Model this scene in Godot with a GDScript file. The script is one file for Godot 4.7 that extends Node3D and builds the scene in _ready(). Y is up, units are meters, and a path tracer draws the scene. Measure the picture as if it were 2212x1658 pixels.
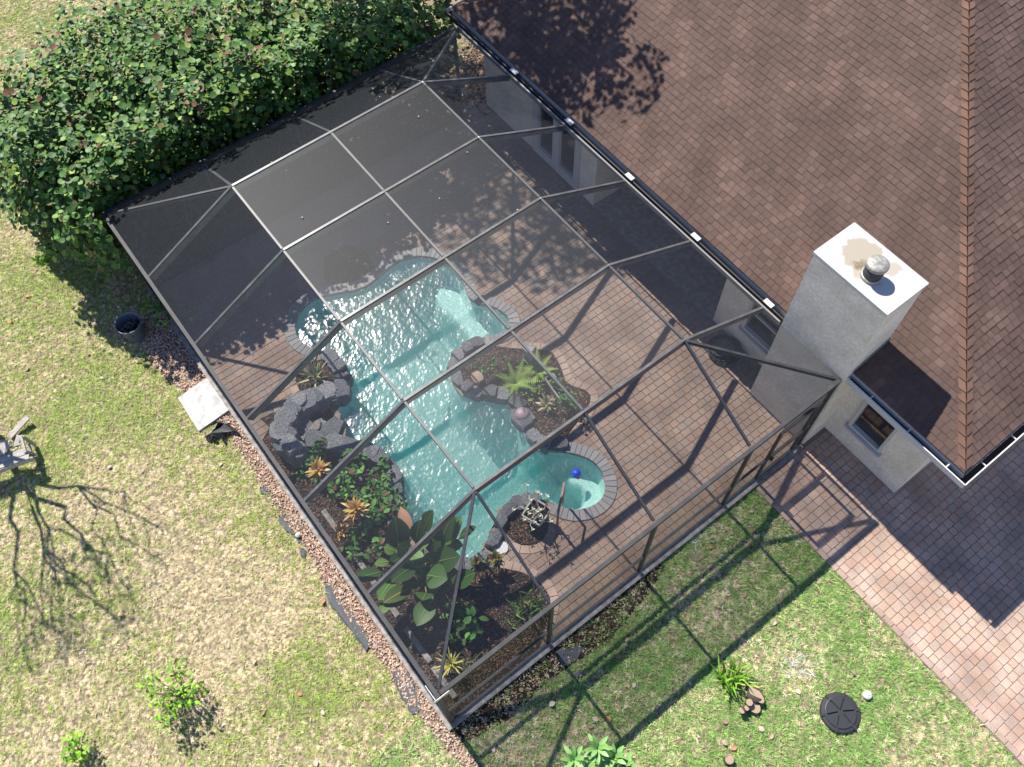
extends Node3D
# Units are metres, y is up. Pixel helpers turn places read off the photograph into points on the ground (or at a height).
const CAM := Vector3(2.5006, 15.9386, 0.2409)
const SUN_DIR := Vector3(0.787, -1.0, 0.007)
const EAVE := 2.6
const TOP := 3.62
const BX := [-9.347, -7.504, -5.636, -3.762, -1.869]     # the five roof beams of the enclosure
const PZ := [-2.122, -4.239, -6.352]                      # its three purlins
const XF := -11.26                                        # far end wall of the enclosure
const ZH := -8.49                                         # where the enclosure meets the house
const FR := {"A": [700.0, 700.0, .36184], "B": [800.0, 1200.0, .40706], "C": [1200.0, 850.0, .36184], "D": [840.0, 980.0, .24125], "E": [1380.0, 1380.0, .18092],
	"F": [1000.0, 1500.0, .45208], "G": [2000.0, 1250.0, .45228], "H": [1020.0, 1480.0, .2292], "K": [0.0, 750.0, .45228], "L": [0.0, 1200.0, .13271], "M": [2080.0, 1980.0, .23508], "T": [0.0, 0.0, 1.35624]}
var cr: Vector3
var cu: Vector3
var cf: Vector3
var M := {}
var names := {}
var rng := RandomNumberGenerator.new()
var noise := FastNoiseLite.new()

class MB:
	var v := PackedVector3Array()
	var c := PackedColorArray()
	func tri(a: Vector3, b: Vector3, d: Vector3, col := Color.WHITE) -> void:
		v.append(a); v.append(d); v.append(b)
		c.append(col); c.append(col); c.append(col)
	func quad(a: Vector3, b: Vector3, d: Vector3, e: Vector3, col := Color.WHITE) -> void:
		tri(a, b, d, col); tri(a, d, e, col)
	func box(t: Transform3D, s: Vector3, col := Color.WHITE, bev := 0.0) -> void:
		var h := s * 0.5
		var b := minf(bev, minf(h.x, minf(h.y, h.z)) * 0.6)
		if b <= 0.0:
			var p := []
			for i in 8:
				p.append(t * Vector3(h.x if i & 1 else -h.x, h.y if i & 2 else -h.y, h.z if i & 4 else -h.z))
			for f in [[4, 5, 7, 6], [1, 0, 2, 3], [5, 1, 3, 7], [0, 4, 6, 2], [6, 7, 3, 2], [0, 1, 5, 4]]:
				quad(p[f[0]], p[f[1]], p[f[2]], p[f[3]], col)
			return
		var q := PackedVector2Array([Vector2(-h.x, -h.z), Vector2(h.x, -h.z), Vector2(h.x, h.z), Vector2(-h.x, h.z)])
		prism(q, -h.y, h.y, col, b, t)
	func prism(p: PackedVector2Array, y0: float, y1: float, col := Color.WHITE, bev := 0.0, t := Transform3D()) -> void:
		var n := p.size()
		if n < 3:
			return
		var a := 0.0
		var m := Vector2.ZERO
		for i in n:
			a += p[i].x * p[(i + 1) % n].y - p[(i + 1) % n].x * p[i].y
			m += p[i] / n
		var q := p.duplicate()
		if a > 0:
			q.reverse()
		var top := PackedVector2Array()
		for i in n:
			var d: Vector2 = m - q[i]
			top.append(q[i] + d.normalized() * minf(bev * 1.3, d.length() * 0.4))
		for i in n:
			var j := (i + 1) % n
			var b0 := t * Vector3(q[i].x, y0, q[i].y)
			var b1 := t * Vector3(q[j].x, y0, q[j].y)
			var s0 := t * Vector3(q[i].x, y1 - bev, q[i].y)
			var s1 := t * Vector3(q[j].x, y1 - bev, q[j].y)
			quad(b0, b1, s1, s0, col)
			if bev > 0.0:
				quad(s0, s1, t * Vector3(top[j].x, y1, top[j].y), t * Vector3(top[i].x, y1, top[i].y), col)
		var idx := Geometry2D.triangulate_polygon(top)
		if idx.is_empty():
			for i in range(1, n - 1):
				idx.append_array([0, i, i + 1])
		for i in range(0, idx.size(), 3):
			tri(t * Vector3(top[idx[i]].x, y1, top[idx[i]].y), t * Vector3(top[idx[i + 1]].x, y1, top[idx[i + 1]].y), t * Vector3(top[idx[i + 2]].x, y1, top[idx[i + 2]].y), col)
	func tube(pts: Array, rad: Array, sides := 7, col := Color.WHITE, closed := false) -> void:
		var rings := []
		var up := Vector3(0.31, 0.9, 0.17).normalized()
		for i in pts.size():
			var d: Vector3 = (pts[mini(i + 1, pts.size() - 1)] - pts[maxi(i - 1, 0)])
			if closed:
				d = pts[(i + 1) % pts.size()] - pts[(i + pts.size() - 1) % pts.size()]
			d = d.normalized()
			var x := d.cross(up)
			if x.length() < 0.05:
				x = d.cross(Vector3.RIGHT)
			x = x.normalized()
			var y := d.cross(x)
			var r: float = rad[mini(i, rad.size() - 1)]
			var ring := []
			for k in sides:
				var an := TAU * k / sides
				ring.append(pts[i] + x * cos(an) * r + y * sin(an) * r)
			rings.append(ring)
		var nr := rings.size()
		for i in (nr if closed else nr - 1):
			var a: Array = rings[i]
			var b: Array = rings[(i + 1) % nr]
			for k in sides:
				var k2 := (k + 1) % sides
				quad(a[k2], a[k], b[k], b[k2], col)
		if not closed:
			for k in range(1, sides - 1):
				tri(rings[0][0], rings[0][k], rings[0][k + 1], col)
				tri(rings[nr - 1][0], rings[nr - 1][k + 1], rings[nr - 1][k], col)
	func lathe(prof: Array, sides := 24, at := Vector3.ZERO, col := Color.WHITE) -> void:
		for i in prof.size() - 1:
			for k in sides:
				var a0 := TAU * k / sides
				var a1 := TAU * (k + 1) / sides
				var f := func(p: Vector2, a: float) -> Vector3: return at + Vector3(p.x * cos(a), p.y, p.x * sin(a))
				quad(f.call(prof[i], a1), f.call(prof[i], a0), f.call(prof[i + 1], a0), f.call(prof[i + 1], a1), col)
	func mesh(smooth := false) -> ArrayMesh:
		var m := ArrayMesh.new()
		if v.is_empty():
			return m
		var arr := []
		arr.resize(Mesh.ARRAY_MAX)
		arr[Mesh.ARRAY_VERTEX] = v
		arr[Mesh.ARRAY_COLOR] = c
		m.add_surface_from_arrays(Mesh.PRIMITIVE_TRIANGLES, arr)
		if smooth:
			var st := SurfaceTool.new()
			st.create_from(m, 0)
			st.generate_normals()
			st.index()
			m = st.commit()
		return m

# ---------------------------------------------------------------- helpers
func px(x: float, y: float, h := 0.0) -> Vector3:
	var d := cf + cr * (x - 1106.0) / 1910.144 - cu * (y - 829.0) / 1910.144
	return CAM + d * ((h - CAM.y) / d.y)
func W(f: String, x: float, y: float, h := 0.0) -> Vector3:
	var k: Array = FR[f]
	return px((k[0] + x * k[2]) / 1.35624, (k[1] + y * k[2]) / 1.35624, h)
func onz(f: String, x: float, y: float, z: float) -> Vector3:
	var k: Array = FR[f]
	var a: float = (k[0] + x * k[2]) / 1.35624
	var b: float = (k[1] + y * k[2]) / 1.35624
	var d := cf + cr * (a - 1106.0) / 1910.144 - cu * (b - 829.0) / 1910.144
	return CAM + d * ((z - CAM.z) / d.z)
func see(p: Vector3) -> Vector2:      # where a point lies in the photograph, used only to leave out grass nobody can see
	var d := p - CAM
	var z := d.dot(cf)
	return Vector2(1106.0 + 1910.144 * d.dot(cr) / z, 829.0 - 1910.144 * d.dot(cu) / z)
func poly(f: String, a: Array, h := 0.0) -> PackedVector2Array:
	var o := PackedVector2Array()
	for i in range(0, a.size(), 2):
		var p := W(f, a[i], a[i + 1], h)
		o.append(Vector2(p.x, p.z))
	return o
func lin(r: float, g: float, b: float, a := 1.0) -> Color:
	var c := Color(r, g, b).linear_to_srgb()
	c.a = a
	return c
func nm(p: Node, base: String) -> String:
	var key := str(p.get_instance_id()) + base
	var n: int = names.get(key, 0)
	names[key] = n + 1
	return base if n == 0 else "%s_%03d" % [base, n]
func part(parent: Node, called: String, mesh: Mesh, m: Material, t := Transform3D()) -> MeshInstance3D:
	var o := MeshInstance3D.new()
	o.name = nm(parent, called)
	o.mesh = mesh
	o.material_override = m
	o.transform = t
	parent.add_child(o)
	return o
func tag(o: Node, label: String, category: String, group := "") -> void:
	o.set_meta("label", label)
	o.set_meta("category", category)
	if group:
		o.set_meta("group", group)
func thing(called: String, label: String, category: String, at := Vector3.ZERO, group := "", turn := 0.0) -> Node3D:
	var o := Node3D.new()
	o.name = nm(self, called)
	add_child(o)
	o.position = at
	o.rotation.y = turn
	tag(o, label, category, group)
	return o
func solo(called: String, label: String, category: String, mesh: Mesh, m: Material, at := Transform3D(), group := "") -> MeshInstance3D:
	var o := part(self, called, mesh, m, at)
	tag(o, label, category, group)
	return o
func structure(called: String, mesh: Mesh, m: Material, parent: Node = self) -> MeshInstance3D:
	var o := part(parent, called, mesh, m)
	if parent == self:
		o.set_meta("kind", "structure")
	return o
func scatter(parent: Node, called: String, mesh: Mesh, m: Material, where: Array, cols: Array) -> MultiMeshInstance3D:
	var mm := MultiMesh.new()
	mm.transform_format = MultiMesh.TRANSFORM_3D
	mm.use_colors = true
	mm.mesh = mesh
	mm.instance_count = where.size()
	for i in where.size():
		mm.set_instance_transform(i, where[i])
		mm.set_instance_color(i, cols[i])
	var o := MultiMeshInstance3D.new()
	o.name = nm(parent, called)
	o.multimesh = mm
	o.material_override = m
	o.set_meta("kind", "stuff")
	parent.add_child(o)
	return o
func noise_tex(freq: float, lo: Color, hi: Color, size := 512, octaves := 4, normal := false, strength := 4.0, kind := FastNoiseLite.TYPE_SIMPLEX_SMOOTH, sd := 1) -> NoiseTexture2D:
	var n := FastNoiseLite.new()
	n.seed = sd
	n.frequency = freq
	n.noise_type = kind
	n.fractal_octaves = octaves
	var t := NoiseTexture2D.new()
	t.width = size
	t.height = size
	t.seamless = true
	t.noise = n
	if normal:
		t.as_normal_map = true
		t.bump_strength = strength
	else:
		var g := Gradient.new()
		g.set_color(0, lo)
		g.set_color(1, hi)
		t.color_ramp = g
	return t
func mat(c: Color, rough := 0.8, tex: Texture2D = null, scale := 1.0, bump: Texture2D = null, depth := 0.5, spec := 0.5) -> StandardMaterial3D:
	var m := StandardMaterial3D.new()
	m.albedo_color = c
	m.roughness = rough
	m.metallic_specular = spec
	m.vertex_color_use_as_albedo = true
	if tex or bump:
		m.uv1_triplanar = true
		m.uv1_world_triplanar = true
		m.uv1_scale = Vector3.ONE * scale
	m.albedo_texture = tex
	if bump:
		m.heightmap_enabled = true
		m.heightmap_texture = bump
		m.heightmap_scale = depth
	return m
func stained(m: StandardMaterial3D, tex: Texture2D, scale: float) -> StandardMaterial3D:
	m.detail_enabled = true
	m.detail_blend_mode = BaseMaterial3D.BLEND_MODE_MUL
	m.detail_uv_layer = BaseMaterial3D.DETAIL_UV_2
	m.detail_albedo = tex
	m.uv2_triplanar = true
	m.uv2_world_triplanar = true
	m.uv2_scale = Vector3.ONE * scale
	return m
func leafy(c: Color, rough := 0.45, back := 0.35) -> StandardMaterial3D:
	var m := mat(c, rough)
	m.backlight_enabled = true
	m.metallic_specular = 0.36
	m.backlight = Color(back, back, back * 0.5)
	m.cull_mode = BaseMaterial3D.CULL_DISABLED
	return m
func look(from: Vector3, to: Vector3, up := Vector3.UP) -> Transform3D:   # z runs from -> to
	var z := (to - from).normalized()
	var x := up.cross(z)
	if x.length() < 0.02:
		x = Vector3.RIGHT.cross(z)
	x = x.normalized()
	return Transform3D(Basis(x, z.cross(x), z), from)
func bar(a: Vector3, b: Vector3, w: float, h: float, drop := 0.0, bev := 0.006) -> ArrayMesh:   # a square tube whose top middle runs a -> b
	var mb := MB.new()
	var t := look(a, b)
	t.origin = (a + b) * 0.5 - t.basis.y * (h * 0.5 + drop)
	mb.box(t, Vector3(w, h, a.distance_to(b)), Color.WHITE, bev)
	return mb.mesh()
func leaf_mesh(length: float, width: float, arch := 0.25, fold := 0.2, segs := 5, shape := 0.55, col := Color.WHITE) -> ArrayMesh:
	# base at the origin, runs along +z, arches up then down; shape is where it is widest
	var mb := MB.new()
	var prev := []
	for i in segs + 1:
		var t := float(i) / segs
		var w := width * 0.5 * pow(sin(PI * pow(clampf(t, 0.0, 1.0), log(0.5) / log(shape))), 0.75)
		if i == 0:
			w = width * 0.06
		var y := arch * length * (t - t * t * 1.15)
		var cen := Vector3(0, y, t * length)
		var row := [cen + Vector3(-w, w * fold, 0), cen, cen + Vector3(w, w * fold, 0)]
		if i > 0:
			mb.quad(prev[0], row[0], row[1], prev[1], col)
			mb.quad(prev[1], row[1], row[2], prev[2], col)
		prev = row
	return mb.mesh(true)
func rib_mesh(length: float, w: float, arch: float) -> ArrayMesh:
	var mb := MB.new()
	var pts := []
	for i in 10:
		var t := i / 9.0
		pts.append(Vector3(0, arch * length * (t - t * t * 1.15) + .004, t * length))
	mb.tube(pts, [w, w * .95, w * .9, w * .85, w * .8, w * .7, w * .6, w * .5, w * .4, w * .3], 5)
	return mb.mesh(true)
func rr(a: float, b: float) -> float:
	return rng.randf_range(a, b)
func chip_mesh(l: float, w: float, h: float) -> ArrayMesh:
	var mb := MB.new()
	mb.prism(PackedVector2Array([Vector2(-l, -w * .6), Vector2(-l * .2, -w), Vector2(l, -w * .4), Vector2(l * .8, w * .7), Vector2(-l * .6, w)]), -h, h, Color.WHITE, h * .6)
	return mb.mesh()
func stone_mesh(rx: float, rz: float, h: float, sd: int, sides := 9) -> ArrayMesh:
	# an angular broken slab with an uneven top
	var r := RandomNumberGenerator.new()
	r.seed = sd
	var mb := MB.new()
	var lo := []
	var mid := []
	var hi := []
	var tilt := Vector2(r.randf_range(-.1, .1), r.randf_range(-.1, .1))
	for i in sides:
		var a := TAU * (i + r.randf_range(-.3, .3)) / sides
		var k := r.randf_range(.86, 1.06)
		# superellipse keeps it blocky
		var ca := cos(a)
		var sa := sin(a)
		var q := pow(pow(absf(ca), 5.0) + pow(absf(sa), 5.0), -1.0 / 5.0)
		var p := Vector3(ca * q * rx * k, 0, sa * q * rz * k)
		lo.append(p + Vector3(0, -0.12, 0))
		mid.append(p * r.randf_range(.94, 1.03) + Vector3(0, h * r.randf_range(.55, .75), 0))
		var t := p * r.randf_range(.84, .95)
		hi.append(t + Vector3(0, h + t.x * tilt.x + t.z * tilt.y + r.randf_range(-.008, .008), 0))
	var cen := Vector3(r.randf_range(-.2, .2) * rx, h + r.randf_range(-.01, .025), r.randf_range(-.2, .2) * rz)
	for i in sides:
		var j := (i + 1) % sides
		mb.quad(lo[j], lo[i], mid[i], mid[j])
		mb.quad(mid[j], mid[i], hi[i], hi[j])
		mb.tri(hi[j], hi[i], cen)
	return mb.mesh()

func _ready() -> void:
	rng.seed = 20240611
	noise.seed = 7
	noise.frequency = 0.35
	noise.fractal_octaves = 3
	setup_camera_and_light()
	make_materials()
	build_shapes()
	build_ground()
	build_pool()
	build_paving()
	build_house()
	build_enclosure()
	build_beds_and_stones()
	build_hedge()
	build_garden_plants()
	build_yard_things()
	build_small_things()
	build_grass()

func setup_camera_and_light() -> void:
	var yaw := -0.9505844285
	var pitch := -1.0731060277
	var roll := -0.0381750864
	var fh := Vector3(sin(yaw), 0, -cos(yaw))
	var right := Vector3(cos(yaw), 0, sin(yaw))
	cf = fh * cos(pitch) + Vector3(0, sin(pitch), 0)
	var up := right.cross(cf)
	cr = right * cos(roll) + up * sin(roll)
	cu = up * cos(roll) - right * sin(roll)
	var cam := Camera3D.new()
	cam.name = "camera"
	cam.fov = rad_to_deg(2.0 * atan(829.0 / 1910.144))
	cam.near = 0.1
	cam.far = 400.0
	cam.transform = Transform3D(Basis(cr, cu, -cf), CAM)
	add_child(cam)
	cam.current = true
	var e := Environment.new()
	e.background_mode = Environment.BG_SKY
	e.tonemap_mode = Environment.TONE_MAPPER_LINEAR
	e.tonemap_exposure = 2.05
	e.sdfgi_enabled = true
	e.ssao_enabled = true
	e.ssil_enabled = true
	e.volumetric_fog_enabled = true
	e.volumetric_fog_density = 0.0
	var sm := ProceduralSkyMaterial.new()
	sm.sky_top_color = Color(0.26, 0.36, 0.54)
	sm.sky_horizon_color = Color(0.95, 0.955, 0.96)
	sm.sky_curve = 0.13
	sm.ground_bottom_color = Color(0.22, 0.22, 0.18)
	sm.ground_horizon_color = Color(0.45, 0.5, 0.5)
	sm.sun_angle_max = 1.0
	sm.energy_multiplier = 1.2
	var sky := Sky.new()
	sky.sky_material = sm
	e.sky = sky
	var we := WorldEnvironment.new()
	we.name = "surroundings"
	we.environment = e
	add_child(we)
	var sun := DirectionalLight3D.new()
	sun.name = "sun"
	sun.light_energy = 1.5
	sun.light_color = Color(1.0, 0.975, 0.935)
	sun.light_angular_distance = 0.53
	sun.shadow_enabled = true
	sun.basis = Basis.looking_at(SUN_DIR.normalized(), Vector3.UP)
	add_child(sun)

func make_materials() -> void:
	var grain := noise_tex(0.09, Color(.62, .62, .62), Color(1, 1, 1), 512, 5)
	var speck := noise_tex(0.35, Color(.5, .5, .5), Color(1, 1, 1), 512, 3)
	var blotch := noise_tex(0.012, Color(.6, .58, .56), Color(1, 1, 1), 512, 5, false, 1.0, FastNoiseLite.TYPE_SIMPLEX_SMOOTH, 3)
	var bumpy := noise_tex(0.12, Color.BLACK, Color.WHITE, 512, 4)
	var pits := noise_tex(0.3, Color.BLACK, Color.WHITE, 512, 3, false, 1.0, FastNoiseLite.TYPE_SIMPLEX_SMOOTH, 9)
	var woodtex := Image.create(256, 256, false, Image.FORMAT_RGB8)
	var wn := FastNoiseLite.new()
	wn.seed = 4
	wn.frequency = 0.05
	for y in 256:
		for x in 256:
			var k := .72 + .25 * wn.get_noise_2d(x * 4.0, y * .25) + .12 * wn.get_noise_2d(x * 14.0, y * .6)
			woodtex.set_pixel(x, y, Color(k, k * .985, k * .96))
	var wood := ImageTexture.create_from_image(woodtex)
	M.soil = mat(lin(.46, .37, .24), 0.95, noise_tex(0.05, Color(.45, .45, .42), Color(1, 1, 1), 512, 5, false, 1.0, FastNoiseLite.TYPE_SIMPLEX_SMOOTH, 21), .45, pits, 2.0)
	M.joint = mat(lin(.40, .32, .26), 0.95, speck, 1.6)
	M.paver = mat(Color.WHITE, 0.85, grain, 1.1, pits, .35)
	M.coping = mat(Color.WHITE, 0.75, grain, 1.3, pits, .3)
	M.shingle = mat(Color.WHITE, 0.92, speck, 2.2, pits, .5)
	M.plaster = mat(lin(.60, .93, .85), 0.7, noise_tex(0.03, Color(.72, .74, .74), Color(1, 1, 1), 512, 5, false, 1.0, FastNoiseLite.TYPE_SIMPLEX_SMOOTH, 13), .9)  # mottling in the colour stands in for rippling light on the pool floor
	M.stucco = mat(lin(.88, .82, .71), 0.92, noise_tex(0.09, Color(.86, .86, .86), Color(1, 1, 1), 256, 4), .5, pits, .14)
	M.white = mat(lin(.78, .78, .77), 0.45, grain, 1.0)
	M.glass = mat(Color(.05, .06, .07, .25), 0.05)
	M.glass.transparency = BaseMaterial3D.TRANSPARENCY_ALPHA
	M.frame = mat(lin(.095, .10, .108), 0.47, grain, 1.0)
	M.screen = mat(Color(.19, .21, .24, .25), 0.5)
	M.screen.metallic_specular = 0.535
	M.wall_screen = mat(Color(.19, .195, .2, .5), 0.5)
	M.wall_screen.transparency = BaseMaterial3D.TRANSPARENCY_ALPHA
	M.screen.transparency = BaseMaterial3D.TRANSPARENCY_ALPHA
	M.dense_screen = mat(Color(.22, .225, .235, .6), 0.5)
	M.dense_screen.transparency = BaseMaterial3D.TRANSPARENCY_ALPHA
	M.slate = mat(Color.WHITE, 0.6, noise_tex(0.03, Color(.45, .46, .48), Color(1, 1, 1), 512, 6, false, 1.0, FastNoiseLite.TYPE_SIMPLEX_SMOOTH, 31), 1.4, bumpy, 1.2)
	M.mulch = mat(lin(.075, .043, .027), 0.95, speck, 1.5, pits, 3.0)
	M.chip = mat(Color.WHITE, 0.9)
	M.water = mat(Color(.8, .9, .9, .02), 0.22)
	M.water.transparency = BaseMaterial3D.TRANSPARENCY_ALPHA
	M.water.vertex_color_use_as_albedo = false
	M.leaf = leafy(Color.WHITE, 0.43, 0.45)
	M.hedge_leaf = leafy(Color.WHITE, 0.52, 0.5)
	M.matte_leaf = leafy(Color.WHITE, 0.6, 0.45)
	M.grass = leafy(Color.WHITE, 0.7, 0.5)
	M.bark = mat(lin(.14, .11, .085), 0.9, grain, 2.0, bumpy, 2.0)
	M.old_wood = mat(lin(.64, .62, .60), 0.85, wood, 1.3)
	M.cut_wood = mat(lin(.48, .36, .24), 0.85, grain, 4.0)
	M.concrete = mat(lin(.40, .385, .36), 0.9, blotch, .8, pits, .8)
	M.board = mat(lin(.60, .59, .565), 0.9, noise_tex(0.02, Color(.72, .72, .72), Color(1, 1, 1), 256, 6, false, 1.0, FastNoiseLite.TYPE_SIMPLEX_SMOOTH, 41), .7)
	M.plastic = mat(lin(.035, .038, .042), 0.5, grain, 2.0)
	M.fabric = mat(lin(.2, .21, .23), 0.75, grain, 3.0, bumpy, 1.5)
	M.pot = mat(lin(.16, .21, .27), 0.5, grain, 2.0)
	M.steel = mat(lin(.46, .45, .42), 0.55, blotch, 2.0)
	M.steel.metallic = 0.35
	var stain := noise_tex(0.008, Color(.74, .73, .72), Color(1, 1, 1), 512, 6, false, 1.0, FastNoiseLite.TYPE_SIMPLEX_SMOOTH, 17)
	stained(M.paver, stain, .22)
	stained(M.shingle, noise_tex(0.01, Color(.80, .79, .79), Color(1, 1, 1), 512, 5, false, 1.0, FastNoiseLite.TYPE_SIMPLEX_SMOOTH, 18), .16)
	stained(M.stucco, noise_tex(0.01, Color(.9, .895, .885), Color(1, 1, 1), 512, 6, false, 1.0, FastNoiseLite.TYPE_SIMPLEX_SMOOTH, 19), .3)
	stained(M.frame, noise_tex(0.02, Color(.7, .7, .7), Color(1, 1, 1), 256, 5, false, 1.0, FastNoiseLite.TYPE_SIMPLEX_SMOOTH, 20), .7)
	M.dark_metal = mat(lin(.03, .03, .032), 0.6)
	M.plain = mat(Color.WHITE, 0.6)
	M.hose = mat(lin(.02, .022, .022), 0.5)
	M.blue = mat(lin(.02, .06, .55), 0.25)
	M.red = mat(lin(.75, .12, .06), 0.4)
	M.sand = mat(lin(.52, .42, .28), 0.95, speck, 2.0, pits, 1.0)

# ---------------------------------------------------------------- outlines
var pool: PackedVector2Array
var pool_kind := []           # for each edge: true where bricks cope it, false where stones do
var beds := []
var shelves := []
func build_shapes() -> void:
	var k := [
		["A", true, [640, 915, 580, 890, 510, 850, 460, 790, 445, 710, 465, 620, 520, 545, 600, 480, 690, 455, 800, 435, 930, 415, 1040, 375, 1120, 310, 1200, 235, 1300, 170, 1430, 135, 1520, 140, 1600, 155, 1680, 190, 1750, 240, 1800, 310, 1830, 380, 1850, 430, 1870, 475, 1905, 503, 1960, 525, 2040, 540, 2110, 570, 2165, 610, 2198, 660, 2195, 705, 2165, 745, 2100, 780, 2030, 797]],
		["A", false, [1960, 805, 1900, 815, 1850, 840, 1790, 885, 1740, 930, 1712, 990, 1703, 1060, 1720, 1130, 1760, 1190, 1820, 1250, 1880, 1278, 1960, 1290, 2040, 1290, 2110, 1300]],
		["C", false, [790, 910, 835, 945, 860, 1000, 880, 1050, 910, 1130, 950, 1200, 990, 1240]],
		["C", true, [1050, 1280, 1150, 1300, 1260, 1305, 1370, 1330, 1470, 1370, 1530, 1420, 1570, 1480, 1590, 1550]],
		["E", true, [2189, 310, 2180, 350, 2140, 450, 2060, 530, 1950, 600, 1800, 640, 1640, 650, 1520, 620, 1430, 575]],
		["E", false, [1320, 530, 1180, 480, 1100, 430, 1000, 400, 900, 395, 800, 410, 730, 440, 640, 500, 560, 560, 440, 670, 400, 760, 370, 850, 330, 940, 280, 1050, 230, 1200, 200, 1260, 100, 1340]],
		["B", false, [1425, 1069, 1380, 1085, 1320, 1088, 1250, 1078, 1180, 1060, 1100, 1020, 1030, 970, 980, 900, 945, 820, 935, 760, 940, 680, 945, 560, 930, 470, 890, 400]],
		["D", false, [1252, 1502, 1180, 1480, 1080, 1450, 1000, 1410, 900, 1400, 800, 1360, 740, 1320, 690, 1260, 650, 1180, 600, 1100, 585, 1010, 610, 930, 660, 840, 720, 730, 765, 620, 770, 540, 745, 440, 700, 370, 640, 300, 570, 210, 500, 190]]]
	pool = PackedVector2Array()
	for c in k:
		for p in poly(c[0], c[2]):
			pool.append(p)
			pool_kind.append(c[1])
	beds = [
		poly("D", [110, 560, 130, 480, 200, 400, 300, 330, 420, 300, 500, 330, 600, 330, 690, 440, 700, 600, 660, 690, 560, 730, 440, 790, 330, 800, 230, 770, 160, 690]),
		poly("C", [340, 640, 400, 560, 480, 480, 560, 450, 720, 458, 860, 480, 950, 478, 1060, 485, 1150, 500, 1190, 560, 1230, 640, 1260, 740, 1330, 790, 1420, 810, 1465, 850, 1460, 920, 1420, 990, 1370, 1060, 1300, 1150, 1240, 1230, 1150, 1262, 1050, 1260, 970, 1190, 930, 1100, 890, 1000, 800, 890, 650, 865, 480, 845, 370, 750]),
		poly("E", [560, 700, 660, 560, 860, 470, 1000, 460, 1240, 540, 1262, 760, 1250, 950, 1170, 1100, 1050, 1200, 900, 1220, 740, 1190, 610, 1060, 530, 900]),
		poly("T", [562, 905, 590, 893, 640, 880, 690, 855, 725, 900, 740, 980, 800, 1010, 845, 1030, 862, 1070, 866, 1110, 868, 1150, 905, 1200, 960, 1222, 1010, 1222, 1080, 1228, 1130, 1238, 1165, 1258, 1186, 1285, 1190, 1305]) + PackedVector2Array([Vector2(-.03, -1.95), Vector2(-.03, -.02), Vector2(-6.55, -.02), Vector2(-6.75, -.35)]),
		poly("T", [700, 560, 720, 540, 755, 530, 790, 545, 812, 580, 800, 610, 765, 626, 720, 622, 700, 600])]
	shelves = [
		[poly("E", [1440, 470, 1540, 440, 1680, 460, 1820, 410, 1890, 300, 1885, 190, 1800, 110, 1640, 50, 1500, -20, 1600, -120, 1800, -250, 2400, -100, 2400, 700, 1600, 800, 1330, 620]), 0.38],
		[poly("A", [1570, 330, 1600, 400, 1700, 500, 1790, 590, 1840, 650, 1850, 720, 1870, 830, 2000, 900, 2300, 800, 2300, 400, 1950, 450, 1800, 200, 1600, 250]), 0.5],
		[poly("D", [880, 890, 838, 1000, 835, 1130, 920, 1220, 1000, 1300, 1200, 1370, 1255, 1440, 1265, 1520, 900, 1500, 600, 1300, 600, 1000, 760, 760]), 0.30]]

func inside(p: Vector2, q: PackedVector2Array) -> bool:
	return Geometry2D.is_point_in_polygon(p, q)
func edge_distance(p: Vector2, q: PackedVector2Array) -> float:
	var best := 1e9
	for i in q.size():
		best = minf(best, p.distance_squared_to(Geometry2D.get_closest_point_to_segment(p, q[i], q[(i + 1) % q.size()])))
	return sqrt(best)
func in_any(p: Vector2, list: Array) -> bool:
	for q in list:
		if inside(p, q):
			return true
	return false

# ---------------------------------------------------------------- ground
const WALK_EDGE := -7.09
func on_lawn(p: Vector2) -> bool:
	if p.x > XF - .12 and p.x < .12 and p.y < .12:
		return false
	if p.x >= 0.0 and p.y < WALK_EDGE:
		return false
	if p.x <= XF and p.y < -9.0:
		return p.x < -12.5
	return true
var strip: PackedVector2Array
var strip_near: PackedVector2Array
func build_ground() -> void:
	var mb := MB.new()
	var y := -0.06
	# the lawn stops at the enclosure, the walk and the house
	for r in [[-70.0, -12.5, -70.0, 70.0], [-12.5, XF - .05, -9.0, 70.0], [-12.5, -11.15, -70.0, -9.0], [XF - .05, .05, .05, 70.0], [.05, 70.0, WALK_EDGE, 70.0], [9.0, 70.0, -70.0, WALK_EDGE]]:
		var n := 1
		mb.quad(Vector3(r[0], y, r[3]), Vector3(r[1], y, r[3]), Vector3(r[1], y, r[2]), Vector3(r[0], y, r[2]))
	structure("lawn", mb.mesh(), M.soil)
	strip = poly("T", [335, 640, 380, 700, 440, 800, 497, 885, 530, 925, 700, 1180, 985, 1595, 1040, 1658, 1000, 1658, 940, 1590, 880, 1520, 830, 1440, 760, 1350, 705, 1270, 660, 1185, 610, 1120, 560, 1040, 500, 950, 440, 880, 400, 850, 330, 790, 300, 720, 320, 660])
	strip_near = PackedVector2Array([Vector2(.05, .25), Vector2(.05, -4.6), Vector2(.22, -4.7), Vector2(.4, -4.2), Vector2(.62, -3.0), Vector2(.5, -1.8), Vector2(.58, -.8), Vector2(.4, .15)])

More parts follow.
